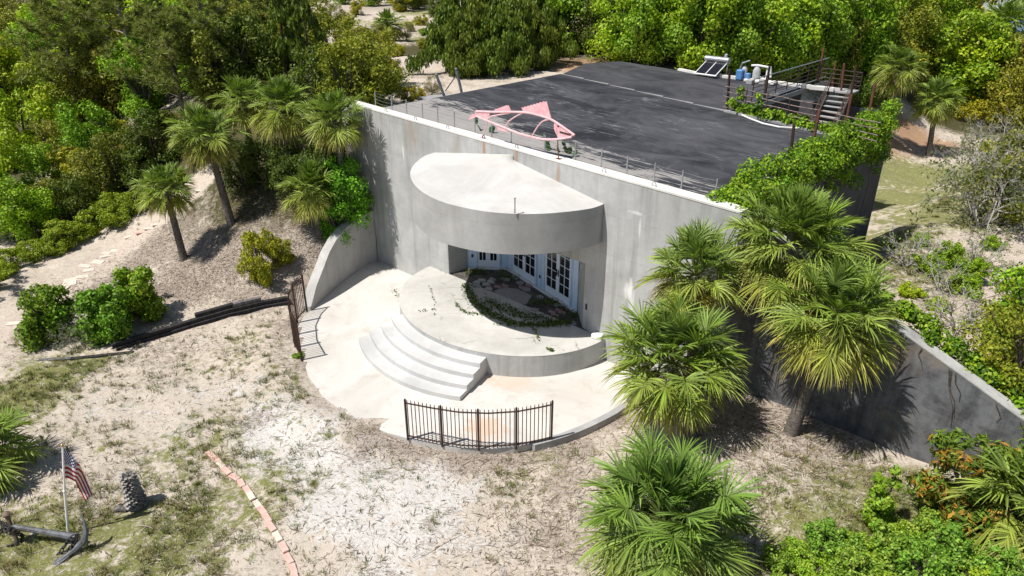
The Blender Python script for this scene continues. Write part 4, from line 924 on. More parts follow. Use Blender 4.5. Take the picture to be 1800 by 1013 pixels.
for i in range(3):
    broadleaf('lime%d' % i, 11+i, 2.3, 5.2, .7, LIME, 7000, .21, .13, 44, cr=(.20, .42))
    broadleaf('green%d' % i, 21+i, 2.4, 5.4, .7, GREEN, 7000, .20, .12, 44, cr=(.20, .42))
    broadleaf('olive%d' % i, 31+i, 2.1, 4.0, .4, OLIVE, 6500, .16, .09, 46, cr=(.18, .38))
    broadleaf('dark%d' % i, 41+i, 1.9, 3.6, .3, DARK, 6500, .16, .085, 46, cr=(.18, .38))
    broadleaf('yellow%d' % i, 51+i, 1.5, 2.2, .2, YELO, 5200, .14, .08, 40, cr=(.18, .34))
    broadleaf('grey%d' % i, 61+i, 2.0, 3.8, .6, GREY, 3800, .16, .07, 46, cr=(.18, .36), wood=M_deadwood)
for i in range(2):
    broadleaf('low%d' % i, 71+i, 1.0, 1.1, .08, GREEN, 4200, .105, .068, 32, cr=(.18, .34))
    pine('pine%d' % i, 81+i, 6.5, 2.6); cedar('juniper%d' % i, 191+i, 3.8, 1.9, CEDAR, 8000); cedar('cedar%d' % i, 91+i, 5.5, 1.15, CEDAR)
    broadleaf('bush%d' % i, 101+i, 1.0, 1.6, .05, GREEN, 6000, .105, .07, 40, cr=(.2, .4))
    broadleaf('mat%d' % i, 141+i, 1.1, .55, .05, LIME, 3600, .095, .06, 34, cr=(.14, .26))
broadleaf('loquat', 111, 1.55, 2.5, .4, [(.115, .20, .022), (.16, .235, .026), (.135, .20, .022), (.09, .15, .02), (.40, .22, .035), (.17, .25, .03)], 4600, .24, .075, 34, cr=(.18, .32))
broadleaf('sapling', 112, .5, 2.6, .15, GREEN, 2200, .17, .10, 16, cr=(.4, .65))
twiggy('silver0', 121, 3.6, 2.6, [(.19, .22, .09), (.15, .18, .06), (.12, .17, .04)], 3400); twiggy('silver1', 122, 3.0, 2.4, [(.17, .19, .08), (.21, .22, .12)], 2600)
twiggy('bare', 123, 1.9, 1.3, [(.20, .30, .04)], 300, 3)

def plant(key, base, scale, label, cat='tree', name='tree', group=None, tint=(1, 1, 1), rz=None, sz=1.0, rng=random.Random(7)):
    o = bpy.data.objects.new(name, None); o.empty_display_size = .3; COL.objects.link(o); o.location = tuple(base)
    o.rotation_euler = (rng.uniform(-.06, .06), rng.uniform(-.06, .06), rng.uniform(0, 6.28) if rz is None else rz); o.scale = (scale, scale, scale*sz); tag(o, label, cat, group)
    tr, cr = PROTO[key]; link('trunk' if cat == 'tree' else 'stem', tr, o); link('crown' if cat == 'tree' else 'foliage', cr, o, None, tint)
    return o
def PL(key, u, v, scale, label, cat='tree', name='tree', group=None, tint=(1, 1, 1), sz=1.0, z=None):
    b = G(u, v); plant(key, b, scale, label, cat, name, group, tint, None, sz)

# ------------------------------------------------------------------ fan palms
def fan_crown(seed, Rl, nleaf, petl, yellow=.25, nseg=38, sweep=R(118), width=.052):
    rng = rnd(seed); VV = []; QQ = []; TT = []; CC = []; off = 0
    def addstrip(P, W, C):                           # P (m,4,3) points along each segment, W (m,3) side vectors, widths fixed
        nonlocal off
        m = len(P); ws = np.array([.42, 1.0, .72])*width/2
        rows = [P[:, k]+sgn*W*ws[k] for k in range(3) for sgn in (-1, 1)]+[P[:, 3]]
        V = np.stack(rows, 1).reshape(-1, 3); idx = off+np.arange(m)[:, None]*7
        QQ.append(np.concatenate([idx+np.array([[0, 1, 3, 2]]), idx+np.array([[2, 3, 5, 4]])])); TT.append(idx+np.array([[4, 5, 6]]))
        VV.append(V); CC.append(C.reshape(-1, 3)); off += len(V)
    Z = np.array([0, 0, 1.0])
    for i in range(nleaf):
        q = (i+.5)/nleaf; el = R(86-128*q**1.0+rng.normal()*9); az = i*2.39996+rng.normal()*.22
        h = np.array([math.cos(az), math.sin(az), 0.0]); a = h*math.cos(el)+Z*math.sin(el)
        L = petl*(.62+.5*math.sin(math.pi*min(q+.15, 1)))*rng.uniform(.52, 1.15); g = (.10+.22*q)*L
        pet = lambda t: a*L*t-Z*g*t*t
        side = unit(np.cross(h, Z)); t0 = np.linspace(0, 1, 4)
        P = np.array([[pet(t) for t in t0]]); pc = np.array([.20, .24, .06])*rng.uniform(.8, 1.1)
        addstrip(np.repeat(P, 2, 0), np.stack([side, unit(np.cross(a, side))])*.85, np.tile(pc, (2, 7, 1)))
        f = unit(a*L-2*Z*g); f = unit(f-Z*(.05+.16*q)); side = unit(np.cross(f, Z)+1e-6); nrm = np.cross(side, f)
        roll = rng.normal()*.25; side, nrm = side*math.cos(roll)+nrm*math.sin(roll), nrm*math.cos(roll)-side*math.sin(roll)
        rl = Rl*rng.uniform(.86, 1.1)*(1 if q > .12 else .8); sw = sweep*(1 if q > .10 else .45)
        th = np.linspace(-sw, sw, nseg)+rng.normal(size=nseg)*.045
        fold = .62+rng.uniform(-.15, .2)
        dirs = np.cos(th)[:, None]*f+np.sin(th)[:, None]*side+(np.abs(np.sin(th))*fold*np.cos(th*.5))[:, None]*nrm
        dirs = unit(dirs); ln = rl*(.60+.40*np.cos(th/1.35))*rng.uniform(.85, 1.08, nseg)
        o0 = pet(1.0)+f*(.16*rl*np.cos(th))[:, None]*(np.cos(th) > 0)[:, None]
        droop = (.10+.26*q+rng.uniform(-.04, .12))*rng.uniform(.5, 1.7, nseg)
        tt = np.array([.03, .42, .76, 1.0]); Pp = []
        for t in tt: Pp.append(o0+dirs*(ln*t)[:, None]-Z*((droop*ln)*(t**2.4))[:, None]-f*(.10*rl*t**3*np.abs(np.sin(th)))[:, None]*0)
        P = np.stack(Pp, 1); W = unit(np.cross(dirs, nrm)); alt = np.where(np.arange(nseg) % 2 == 0, 1, -1)[:, None]*.72
        W = unit(W+np.cross(dirs, W)*alt)
        g0 = np.array([.14, .225, .034]); g1 = np.array([.235, .32, .05]); gy = np.array([.50, .43, .07]); br = np.array([.42, .31, .17])
        age = np.clip((q-.35)/.6, 0, 1); base = g0+(g1-g0)*np.clip(q*1.6, 0, 1)+rng.normal()*.008; base = base+(gy-base)*(age**1.6*yellow*2.0*rng.uniform(.4, 1.2))
        base = np.clip(base, .01, 1)
        C = np.repeat(np.tile(base, (nseg, 1))[:, None, :]*rng.uniform(.45, 1.55, (nseg, 1, 1)), 7, 1)  # strand brightness paints the contrast of lit and shaded folds into the colour
        tipw = np.array([0, 0, .0, .0, .25, .25, .9])[None, :, None]*np.clip(age*1.1+.10, 0, 1)*rng.uniform(.3, 1.2, (nseg, 1, 1)); tipw = np.clip(tipw, 0, 1)
        C = C*(1-tipw)+br*tipw
        C[:, :2] = C[:, :2]*.7+np.array([.20, .23, .06])*.3
        addstrip(P, W, C)
    return np.concatenate(VV), [np.concatenate(QQ), np.concatenate(TT)], np.concatenate(CC)
def dead_fronds(seed, Rl, n, petl):
    rng = rnd(seed); VV = []; TT = []; off = 0; CC = []
    for i in range(n):
        az = rng.uniform(0, 6.28); h = np.array([math.cos(az), math.sin(az), 0.0]); L = petl*rng.uniform(.5, .85)
        p0 = h*.10+np.array([0, 0, -.15]); p1 = p0+h*L*.55+np.array([0, 0, -L*.55]); side = np.array([-h[1], h[0], 0])
        m = 20; a = np.linspace(-1.1, 1.1, m)+rng.normal(size=m)*.1; l = Rl*rng.uniform(.5, .85, m)
        d = np.outer(np.sin(a)*.55, side)+np.outer(np.cos(a), np.array([h[0]*.22, h[1]*.22, -1.0])); e = p1+d*l[:, None]; w = side*.018
        V = np.stack([np.tile(p1-w, (m, 1)), np.tile(p1+w, (m, 1)), e], 1).reshape(-1, 3)
        V = np.concatenate([V, [p0-side*.018, p0+side*.018, p1]]); T_ = off+np.arange(len(V)).reshape(-1, 3)
        VV.append(V); TT.append(T_); off += len(V); CC.append(np.tile(np.array([.42, .35, .26])*rng.uniform(.5, 1.2), (len(V), 1)))
    return np.concatenate(VV), [np.concatenate(TT)], np.concatenate(CC)
def palm(label, base, top, Rc, nleaf, seed, rt=.14, yellow=.25, nseg=36, dead=9, tint=(1, 1, 1), boots=0):
    base = np.array(base, float); top = np.array(top, float); t = thing('palm_tree', label, 'palm tree', tuple(base))
    rng = random.Random(seed); k = 9; b = MB(); ax = top-base; P = []; rr = []
    for i in range(k):
        q = i/(k-1); bow = np.array([ax[0], ax[1], 0])*(.25*(q-q*q)) * -1; P.append(base+ax*q+bow-np.array([0, 0, .3])*(1-q)); rr.append(rt*(1.28-.42*q+(.10 if q < .15 else 0)+rng.uniform(-.03, .03)))
    b.tube(P, rr, 10); b.build('trunk', M_palmbark, t, True)
    Rc *= .70; nleaf = int(nleaf*1.9); Rl = Rc*.45; V, F, C = fan_crown(seed, Rl, nleaf, Rc*.64, yellow, nseg, R(112), .040*Rl/.8*38/nseg); o = link('crown', np_mesh('crown', V, F, C, M_palm), t, tuple(top-base), tint)
    if dead:
        V, F, C = dead_fronds(seed+7, Rl, dead, Rc*.5); link('dead_fronds', np_mesh('dead_fronds', V, F, C, M_palm), t, tuple(top-base))
def palm_px(label, bu, bv, tu, tv, Rc, nleaf, seed, **kw):
    base = G(bu, bv); palm(label, base, above(base, tu, tv), Rc, nleaf, seed, **kw)
# near palms in front of the right half of the house
palm_px('bushy green palm with a hidden trunk nearest the camera at the bottom edge', 1195, 1000, 1172, 918, 2.7, 52, 201, nseg=44, yellow=.22, tint=(.82, .92, 1.0))
palm_px('bushy green palm between the forecourt and the leaning palm trunks', 1225, 770, 1180, 640, 2.55, 50, 202, nseg=42, yellow=.32)
q_ = gp(1222, 484, sn2w(0, -1.25), N); r_ = q_+D*.25+N*.2; palm('palm with its yellow green crown directly against the pale front wall', (r_[0], r_[1], T(r_[0], r_[1])), q_, 2.0, 40, 203, yellow=.55, nseg=40)
palm_px('tallest palm with a large round crown over the end of the front wall', 1346, 690, 1392, 436, 2.5, 68, 204, yellow=.42, nseg=42, dead=14)
palm_px('palm with a leaning trunk and tan hanging fronds before the dark wing wall', 1388, 762, 1468, 562, 2.3, 48, 205, yellow=.48, nseg=42, dead=16)
palm_px('palm at the right edge with only its left fronds in the picture', 1850, 960, 1826, 885, 2.4, 40, 206, yellow=.3)
palm_px('palm at the left edge casting a shadow toward the flag', -40, 850, -42, 800, 2.1, 38, 207, yellow=.15)
# the group on the dune left of the house
palm_px('small palm standing nearest the path on the left dune', 324, 457, 291, 335, 1.75, 38, 208, yellow=.35, rt=.13)
palm_px('tall palm with a bent trunk on the left dune just behind the small one', 408, 396, 362, 240, 2.05, 42, 209, yellow=.38, rt=.14, dead=12)
palm_px('tall palm in the middle of the dune group left of the front wall', 516, 330, 496, 192, 2.05, 42, 210, yellow=.40, rt=.14)
palm_px('palm half hidden behind the tall middle palm of the dune group', 450, 318, 428, 180, 1.85, 36, 211, yellow=.35, rt=.13)
pb = sn2w(-11.4, -.95); palm('palm whose crown touches the left end of the front wall', (pb[0], pb[1], T(pb[0], pb[1])), sn2w(-11.52, -1.1, 5.95), 1.9, 40, 212, yellow=.35, rt=.13)
palm_px('low palm with a short trunk above the curved wing wall', 563, 415, 548, 335, 1.9, 40, 213, yellow=.40, rt=.13)
# far palms
palm_px('small far palm alone in the sandy clearing behind the dune', 683, 72, 682, 46, 2.6, 30, 214, yellow=.3, nseg=26, dead=5)
palm_px('palm rising above the dark cedars behind the flat roof', 842, 60, 842, 8, 2.4, 28, 215, nseg=26)
palm_px('palm with a straight trunk at the far right corner of the house', 1552, 258, 1582, 122, 2.35, 40, 216, yellow=.30, dead=26)
palm_px('palm with a thick brown skirt on the grass right of the house', 1632, 275, 1645, 178, 2.35, 40, 217, yellow=.22, dead=34)
palm_px('far palm in front of the blue house at the top right corner', 1752, 192, 1764, 42, 3.0, 34, 218, yellow=.1, nseg=28)
palm_px('drooping pale palm behind the far end of the stairs', 1470, 138, 1474, 76, 1.7, 24, 219, yellow=.2, nseg=26)

# ------------------------------------------------------------------ trees and shrubs placed one by one
GL = 'thicket trees on the dune left of the house'
def L_(key, u, v, sc, label, tint=(1, 1, 1), sz=1.0, group=GL): PL(key, u, v, sc, label, 'tree', 'tree', group, tint, sz)
L_('pine0', 150, 235, 1.25, 'wide dark pine with bare grey limbs in the middle of the left thicket')
L_('pine1', 260, 190, 1.15, 'pine with pale dead branches right of the wide dark pine')
L_('pine0', 330, 255, .95, 'younger pine behind the tall dune palm')
L_('pine1', 395, 190, .85, 'small dark pine between the thicket and the dune palms')
L_('pine0', 420, 90, 1.1, 'pine near the top of the picture left of the spiky cedars')
for u, v, s_ in ((505, 150, 1.0), (530, 140, 1.1), (556, 165, .95)): L_('cedar0', u, v, s_, 'dark spiky cedar in the clump behind the dune palms', sz=1.0, group='spiky cedars behind the dune palms')
L_('dark0', 440, 170, 1.1, 'dark evergreen tree directly behind the leftmost tall palms'); L_('dark1', 560, 215, .9, 'dark evergreen between the middle palm and the wall palm')
L_('olive0', 622, 215, .85, 'rounded olive green tree behind the left end of the front wall', (1.15, 1.2, .9)); L_('olive1', 662, 190, .78, 'olive green tree beside the left roof corner', (1.2, 1.25, .9))
L_('olive2', 585, 140, .9, 'olive tree between the spiky cedars and the sandy clearing', (1.1, 1.15, .9)); L_('olive2', 655, 150, .75, 'yellowish olive tree above the left roof corner', (1.25, 1.2, .9))
L_('green0', 610, 410, .55, 'bright green bushy tree behind the top of the curved wing wall', (.75, 1.1, .9)); L_('green2', 596, 425, .4, 'bright green shrubby tree leaning on the curved wing wall', (.8, 1.15, .9))
for u, v in ((470, 330), (515, 350), (545, 365), (430, 335), (575, 330)): PL('dark%d' % (u % 3), u, v, .62, 'dark shrub in the shade under the dune palms', 'shrub', 'shrub', 'dark shrubs under the dune palms', (.7, .75, .9))
L_('lime0', 55, 290, .85, 'bright lime tree at the left edge above the path'); L_('lime1', 20, 370, .75, 'lime green tree at the left edge lowest above the path')
L_('lime2', 62, 425, .5, 'small lime tree closest to the path at the left', (.85, 1, .9)); L_('yellow0', 140, 335, 1.0, 'yellow green shrubby tree between lime tree and dark pine')
L_('olive0', 215, 340, .75, 'olive tree in the dip below the pines', (.75, .8, .8)); L_('dark2', 140, 400, .7, 'dark green tree along the upper edge of the path', (.9, .9, .9)); L_('dark0', 280, 300, .8, 'dark tree left of the tall dune palm', (.8, .85, .9))
for i, (u, v) in enumerate(((110, 300), (230, 290), (90, 355), (180, 350), (250, 330), (10, 300), (210, 260), (300, 275), (120, 260), (360, 290), (30, 420), (100, 400))):
    L_(('olive0', 'yellow1', 'green0', 'olive2', 'dark1', 'lime2', 'yellow2', 'olive1', 'lime0', 'dark0', 'green1', 'olive0')[i], u, v, .62 if i % 3 else .75, 'leafy scrub tree packed between the pines and the path', (1, 1, 1), .9, 'scrub trees between the pines and the path')
L_('green1', 170, 300, .7, 'mid green tree below the wide dark pine', (.9, 1, .9))
for i, (u, v, s_) in enumerate(((20, 478, .6), (62, 455, .6), (120, 430, .7), (165, 412, .7), (205, 392, .7), (240, 372, .6), (-10, 500, .6), (280, 345, .6), (310, 325, .5), (-30, 520, .8), (100, 445, .5), (190, 380, .7))):
    PL('yellow%d' % (i % 3), u, v, s_, 'low yellow green shrub in the row along the sandy path', 'shrub', 'shrub', 'low shrubs along the path', (.72, .98, .8), .7)
# the deep thicket, filled on a jittered grid
FARV = []; FARC = []
def far_tree(key, base, scale, rng, tint=1.0):        # a tree too far away to single out: a thinned crown in the one far wood
    me = PROTO[key][1]; n = len(me.vertices); V = np.empty(n*3, np.float32); me.vertices.foreach_get('co', V); V = V.reshape(-1, 4, 3) if not key.startswith('pine') else None
    if V is None: return
    C = np.empty(n*4, np.float32); me.attributes['Col'].data.foreach_get('color', C); C = C.reshape(-1, 4, 4)[:, :, :3]
    k = np.random.default_rng(rng.randrange(9999)).random(len(V)) < .4; V = V[k]; C = C[k]*tint; m = V.mean(1, keepdims=True); V = m+(V-m)*1.5
    a = rng.uniform(0, 6.28); ca, sa = math.cos(a), math.sin(a); V = np.stack([V[..., 0]*ca-V[..., 1]*sa, V[..., 0]*sa+V[..., 1]*ca, V[..., 2]], -1)*scale
    FARV.append((V+np.array(base)).reshape(-1, 3)); FARC.append(C.reshape(-1, 3))
def thicket():
    rng = random.Random(5); kinds = ['olive0', 'olive1', 'olive2', 'grey0', 'olive1', 'dark0', 'green0', 'yellow1', 'lime1', 'pine0', 'green2', 'olive0', 'olive2', 'yellow2', 'dark2', 'lime0']
    lab = {'olive': 'olive green scrub tree massed in the far left thicket', 'grey': 'greyish thin leaved tree massed in the far left thicket', 'dark': 'dark evergreen massed in the far left thicket', 'yellow': 'yellow green shrub massed in the far left thicket', 'lime': 'lime green tree massed in the far left thicket', 'pine': 'pine massed in the far left thicket', 'green': 'mid green tree massed in the far left thicket'}
    cnt = 0
    y = 36.0
    while y < 105:
        st = 2.8+.035*(y-36); x = -.78*y-6
        while x < -.14*y-8.5:
            px, py = x+rng.uniform(-.4, .4)*st, y+rng.uniform(-.4, .4)*st; s, n = w2sn((px, py)); x += st
            # picture position of the foot, to keep clearings open
            dd = (py)*math.cos(PITCH)-(T(px, py)-CAM_H)*math.sin(PITCH); u = 900+FPX*px/dd; v = 506.5-FPX*(py*math.sin(PITCH)+(T(px, py)-CAM_H)*math.cos(PITCH))/dd
            if v > 235-.0*u or u < -120 or u > 640: continue
            if s > -14.5 and n > -2: continue
            if 545 < u < 860 and v < 62 and v > -30: continue
            if 620 < u and v > 40: continue
            if 480 < u < 640 and 0 < v < 40: continue
            k = rng.choice(kinds)
            if u < 230 and v < 90: k = rng.choice(['grey0', 'grey1', 'olive1', 'olive2', 'grey2', 'yellow1'])
            if u > 380 and k.startswith(('lime', 'yellow')): k = 'dark1'
            sc = rng.uniform(.75, 1.15)*(1+.004*(py-36)); b = rng.uniform(.9, 1.3); kind = k[:-1]
            if py > 72: far_tree(k, (px, py, T(px, py)-.1), sc, rng, b); continue
            plant(k, (px, py, T(px, py)-.1), sc, lab[kind], 'tree', 'tree', 'thicket of %s trees' % kind, (b*rng.uniform(.92, 1.1), b, b)); cnt += 1
        y += st*.9
    print('thicket', cnt)
thicket()
# behind the roof
GB = 'trees standing behind the flat roof'
def Bk(key, u, v, sc, label, tint=(1, 1, 1), sz=1.0): PL(key, u, v, sc, label, 'tree', 'tree', GB, tint, sz)
for i, (u, v, s_) in enumerate(((785, 128, .95), (812, 134, .9), (842, 130, 1.0), (874, 131, .95), (905, 124, 1.0), (936, 120, .95), (968, 112, .85), (805, 112, 1.1), (850, 108, 1.15), (895, 106, 1.15), (940, 102, 1.1))): PL('juniper%d' % (i % 2), u, v, s_, 'dense dark green evergreen in the row along the left rear roof edge', 'tree', 'tree', 'evergreen row along the rear roof edge', (1.0+.1*(i % 3), 1.05, .9), 1.0)
for i, (u, v, s_) in enumerate(((850, 82, 1.0), (890, 78, 1.15), (930, 80, 1.1), (965, 90, 1.0), (1000, 95, 1.1), (1030, 92, 1.1), (985, 60, 1.2), (930, 50, 1.2), (1040, 60, 1.2))): PL(('cedar0', 'dark1', 'cedar1', 'dark2', 'cedar0', 'grey1', 'dark0', 'cedar1', 'dark1')[i], u, v, s_, 'dark conifer in the stand left of the bright green trees', 'tree', 'tree', 'dark conifers behind the roof', (.85, .85, .85), 1.0)
rb = random.Random(12)
for i, (u, v, s_) in enumerate(((1085, 112, .85), (1120, 116, .9), (1160, 118, .9), (1195, 120, .9), (1232, 122, .95), (1270, 126, .95), (1305, 128, .95), (1345, 134, .95), (1385, 140, .95), (1420, 140, .9), (1450, 140, .85), (1100, 92, 1.1), (1150, 95, 1.1), (1200, 98, 1.15), (1250, 100, 1.2), (1300, 104, 1.2), (1350, 106, 1.2), (1400, 110, 1.1))):
    b = rb.uniform(.9, 1.15); PL(('lime0', 'green1', 'lime2', 'green0', 'lime1', 'green2')[i % 6], u, v, s_, 'bright green leafy tree in the row close behind the flat roof', 'tree', 'tree', 'bright green trees behind the roof', (b*.95, b, b))
def backwood():
    rng = random.Random(15); cnt = 0; y = 44.0
    while y < 120:
        st = 3.6+.03*(y-44); x = -.12*y
        while x < .82*y:
            px, py = x+rng.uniform(-.4, .4)*st, y+rng.uniform(-.4, .4)*st; s, n = w2sn((px, py)); x += st
            z = T(px, py); dd = py*math.cos(PITCH)-(z-CAM_H)*math.sin(PITCH); u = 900+FPX*px/dd; v = 506.5-FPX*(py*math.sin(PITCH)+(z-CAM_H)*math.cos(PITCH))/dd
            if n < 22.0 or u > 1900: continue
            if v > 175: continue
            if u < 860 and v > 18: continue
            if u > 1560 and v > 140: continue
            if u > 1700 and v > 60 and v < 135: continue
            if u < 1060: k = rng.choice(['dark0', 'cedar0', 'dark2', 'green1', 'cedar1']); kind = 'dark'
            elif u < 1480: k = rng.choice(['lime0', 'green0', 'lime1', 'green2', 'lime2']); kind = 'bright green'
            else: k = rng.choice(['olive0', 'yellow0', 'olive1', 'green1', 'olive2', 'lime2']); kind = 'olive green'
            sc = rng.uniform(.95, 1.35)*(1+.003*(py-44)); b = rng.uniform(.8, 1.1)
            if k.startswith('yellow'): sc *= 1.5
            if py > 58: far_tree(k, (px, py, z-.1), sc, rng, b); continue
            plant(k, (px, py, z-.1), sc, 'tree of the %s far wood beyond the row behind the roof' % kind, 'tree', 'tree', '%s far wood' % kind, (b, b, b)); cnt += 1
        y += st*.9
    print('backwood', cnt)
backwood()
fv = np.concatenate(FARV); tag(link('woodland', np_mesh('woodland', fv, [np.arange(len(fv)).reshape(-1, 4)], np.concatenate(FARC), M_leaf)), 'far wood of mixed green trees filling the top of the picture', 'wood', None, 'stuff')
for i, (u, v, s_) in enumerate(((1470, 150, .95), (1500, 152, 1.0), (1535, 160, .95), (1570, 150, 1.05), (1610, 148, 1.05), (1655, 150, 1.0), (1690, 156, .9), (1480, 125, 1.15), (1530, 128, 1.2), (1585, 126, 1.2), (1640, 126, 1.15), (1695, 132, .95), (1555, 108, 1.25), (1620, 106, 1.25), (1680, 112, 1.05))):
    PL(('olive0', 'green1', 'olive2', 'yellow1', 'olive1', 'lime2')[i % 6], u, v, s_*(1.35 if i % 6 == 3 else 1.1), 'olive green tree in the wood beyond the right rear corner of the house', 'tree', 'tree', 'olive trees beyond the right rear corner', (1.0, 1.05, .8))
for i, (u, v, s_) in enumerate(((1690, 200, 1.25), (1728, 198, 1.5), (1765, 205, 1.35), (1806, 210, 1.25), (1712, 215, 1.0), (1785, 225, .95), (1665, 190, 1.3), (1750, 188, 1.5), (1795, 190, 1.5))): PL(('lime1', 'olive0', 'olive1', 'olive2', 'yellow1', 'yellow2', 'green0', 'olive0', 'lime0')[i], u, v, s_*(1.15 if i not in (3, 8) else .6), 'yellowish tree in front of the far blue house', 'tree', 'tree', 'yellowish trees before the far house', (1.05, 1, .8), .85)
# clearing bushes at the top middle
for u, v, s_, k in ((610, 45, .8, 'yellow1'), (630, 25, .9, 'yellow2'), (665, 75, .5, 'olive0'), (705, 20, 1.2, 'yellow0'), (735, 15, 1.2, 'olive1'), (650, 12, 1.1, 'green0'), (600, 8, 1.2, 'green1'), (690, 4, 1.3, 'lime0'), (745, 85, .5, 'yellow1'), (715, 72, .5, 'grey1'), (690, 88, .4, 'yellow2'), (580, 48, .8, 'olive2'), (740, 45, .7, 'yellow1'), (600, 75, .6, 'yellow0'), (640, 62, .5, 'yellow1'), (745, 62, .7, 'low0'), (770, 35, .9, 'dark1'), (720, 55, .5, 'yellow2'), (560, 60, .7, 'yellow1'), (700, 100, .45, 'yellow0'), (760, 25, .9, 'pine1'), (810, 55, .8, 'olive1')):
    PL(k, u, v, s_, 'scattered scrub bush in the sandy clearing behind the dune', 'shrub', 'shrub', 'bushes in the far clearing', (1, 1, 1), .8)
for u, v, s_, k in ((715, 178, .35, 'yellow0'), (735, 172, .3, 'yellow1'), (690, 160, .45, 'olive0'), (760, 168, .3, 'grey0')):
    PL(k, u, v, s_, 'small bush in the sand beside the left roof edge', 'shrub', 'shrub', 'small bushes beside the left roof edge', (1.1, 1, .9), .8)
# right of the house
SH = lambda *a, **k: PL(*a, 'shrub', 'shrub', **k)
PL('silver0', 1722, 400, 1.2, 'tall silvery half dead shrub on the right beyond the wing wall', 'shrub', 'shrub', None, (1, 1, 1), 1.15)
PL('silver1', 1770, 330, 1.25, 'grey leafless shrub behind the tall silvery one at the right edge', 'shrub', 'shrub')
PL('olive1', 1760, 385, .95, 'dark green shrub growing under the silvery branches', 'shrub', 'shrub'); PL('olive1', 1790, 230, 1.2, 'olive bush at the right edge above the silvery shrub', 'shrub', 'shrub', None, (1.2, 1.1, .9)); PL('yellow2', 1780, 160, 1.5, 'golden green bush below the far house', 'shrub', 'shrub', None, (1.2, 1, .8))
PL('olive0', 1700, 190, .9, 'olive bush between the skirted palm and the silvery shrub', 'shrub', 'shrub', None, (1, 1, 1))
PL('dark1', 1505, 205, .7, 'dark green bush behind the rusty posts at the far roof corner', 'shrub', 'shrub', None, (.9, 1.1, .9))
PL('dark0', 1540, 190, .9, 'dark bush left of the straight far palm', 'shrub', 'shrub', None, (.9, 1, .9)); PL('green1', 1660, 150, .9, 'green tree behind the skirted palm', 'tree', 'tree', None, (1, 1, 1)); PL('green0', 1600, 140, .9, 'mid green tree behind the straight far palm')
for i, (u, v, s_) in enumerate(((1630, 480, .55), (1662, 470, .5), (1600, 520, .5), (1690, 520, .55), (1650, 545, .45), (1590, 560, .45), (1712, 500, .5), (1740, 440, .4), (1620, 430, .35))):
    PL(('low0', 'bush0', 'mat0', 'low1', 'mat1', 'mat0', 'bush1', 'low0', 'low1')[i], u, v, s_*1.2, 'bright green shrub scattered on the slope behind the wing wall', 'shrub', 'shrub', 'shrubs behind the wing wall', (1.15, 1.1, .9))
for i, (u, v, s_) in enumerate(((1590, 470, .9), (1680, 580, .9), (1650, 510, .7), (1720, 470, .7))): PL('bare', u, v, s_, 'bleached bare shrub with forked pale branches behind the wing wall', 'shrub', 'shrub', 'bare shrubs behind the wing wall')
for i, (u, v, s_) in enumerate(((1770, 690, .95), (1800, 640, 1.0), (1760, 620, .7), (1815, 590, .9), (1745, 655, .6))): PL(('olive1', 'green0', 'olive0', 'olive2', 'yellow1')[i], u, v, s_*.62, 'green bush over the low right end of the wing wall', 'shrub', 'shrub', 'bushes over the end of the wing wall', (1.1, 1.15, .9))
PL('loquat', 1686, 915, .80, 'large shrub with long leaves and orange new growth in front of the wing wall', 'shrub', 'shrub')
PL('loquat', 1795, 840, .5, 'smaller orange tipped shrub at the right edge by the wing wall', 'shrub', 'shrub', None, (1.2, 1, .9))
PL('sapling', 1530, 925, .62, 'slim bright green sapling left of the orange tipped shrub', 'shrub', 'shrub')
rg = random.Random(31)
for i, (u, v, s_) in enumerate(((1400, 985, .5), (1450, 965, .55), (1500, 980, .6), (1550, 985, .65), (1600, 975, .65), (1650, 985, .7), (1700, 980, .6), (1360, 1005, .45), (1430, 1015, .6), (1490, 1020, .6), (1560, 1020, .65), (1620, 1025, .7), (1690, 1020, .7), (1740, 1000, .5), (1580, 945, .5), (1640, 950, .55), (1470, 1000, .5), (1760, 1020, .6))):
    PL(('mat0', 'low0', 'mat1', 'low1')[i % 4], u, v, s_, 'low leafy shrub in the bright green patch at the bottom right', 'shrub', 'shrub', 'low shrubs at the bottom right', (rg.uniform(.85, 1.1), 1.0, 1.6))
# dune front left
PL('bush0', 98, 592, 1.12, 'round green bush at the left end of the timber edging', 'shrub', 'shrub', None, (.75, .75, .7)); PL('bush1', 250, 560, 1.2, 'tallest green bush behind the timber edging', 'shrub', 'shrub', None, (.9, .88, .7))
PL('bush1', 190, 595, 1.15, 'dark green bush between two rounder bushes at the timber edging', 'shrub', 'shrub', None, (.65, .8, .8)); PL('silver1', 145, 600, .36, 'small dead grey twiggy bush between the green bushes', 'shrub', 'shrub')
PL('yellow0', 462, 500, .55, 'upright yellow green shrub left of the curved wing wall', 'shrub', 'shrub', None, (1, 1.05, .9), 1.7); PL('yellow2', 490, 470, .5, 'dull yellow shrub behind the upright one by the wing wall', 'shrub', 'shrub', None, (.8, .85, .8))
for u, v, s_ in ((525, 628, .22), (850, 665, .2), (985, 655, .25), (1010, 650, .2), (715, 470, .2), (735, 478, .15)): PL('mat1', u, v, s_, 'small weed clump at the edge of the concrete', 'shrub', 'weed', 'weed clumps by the concrete', (.75, .95, .8))

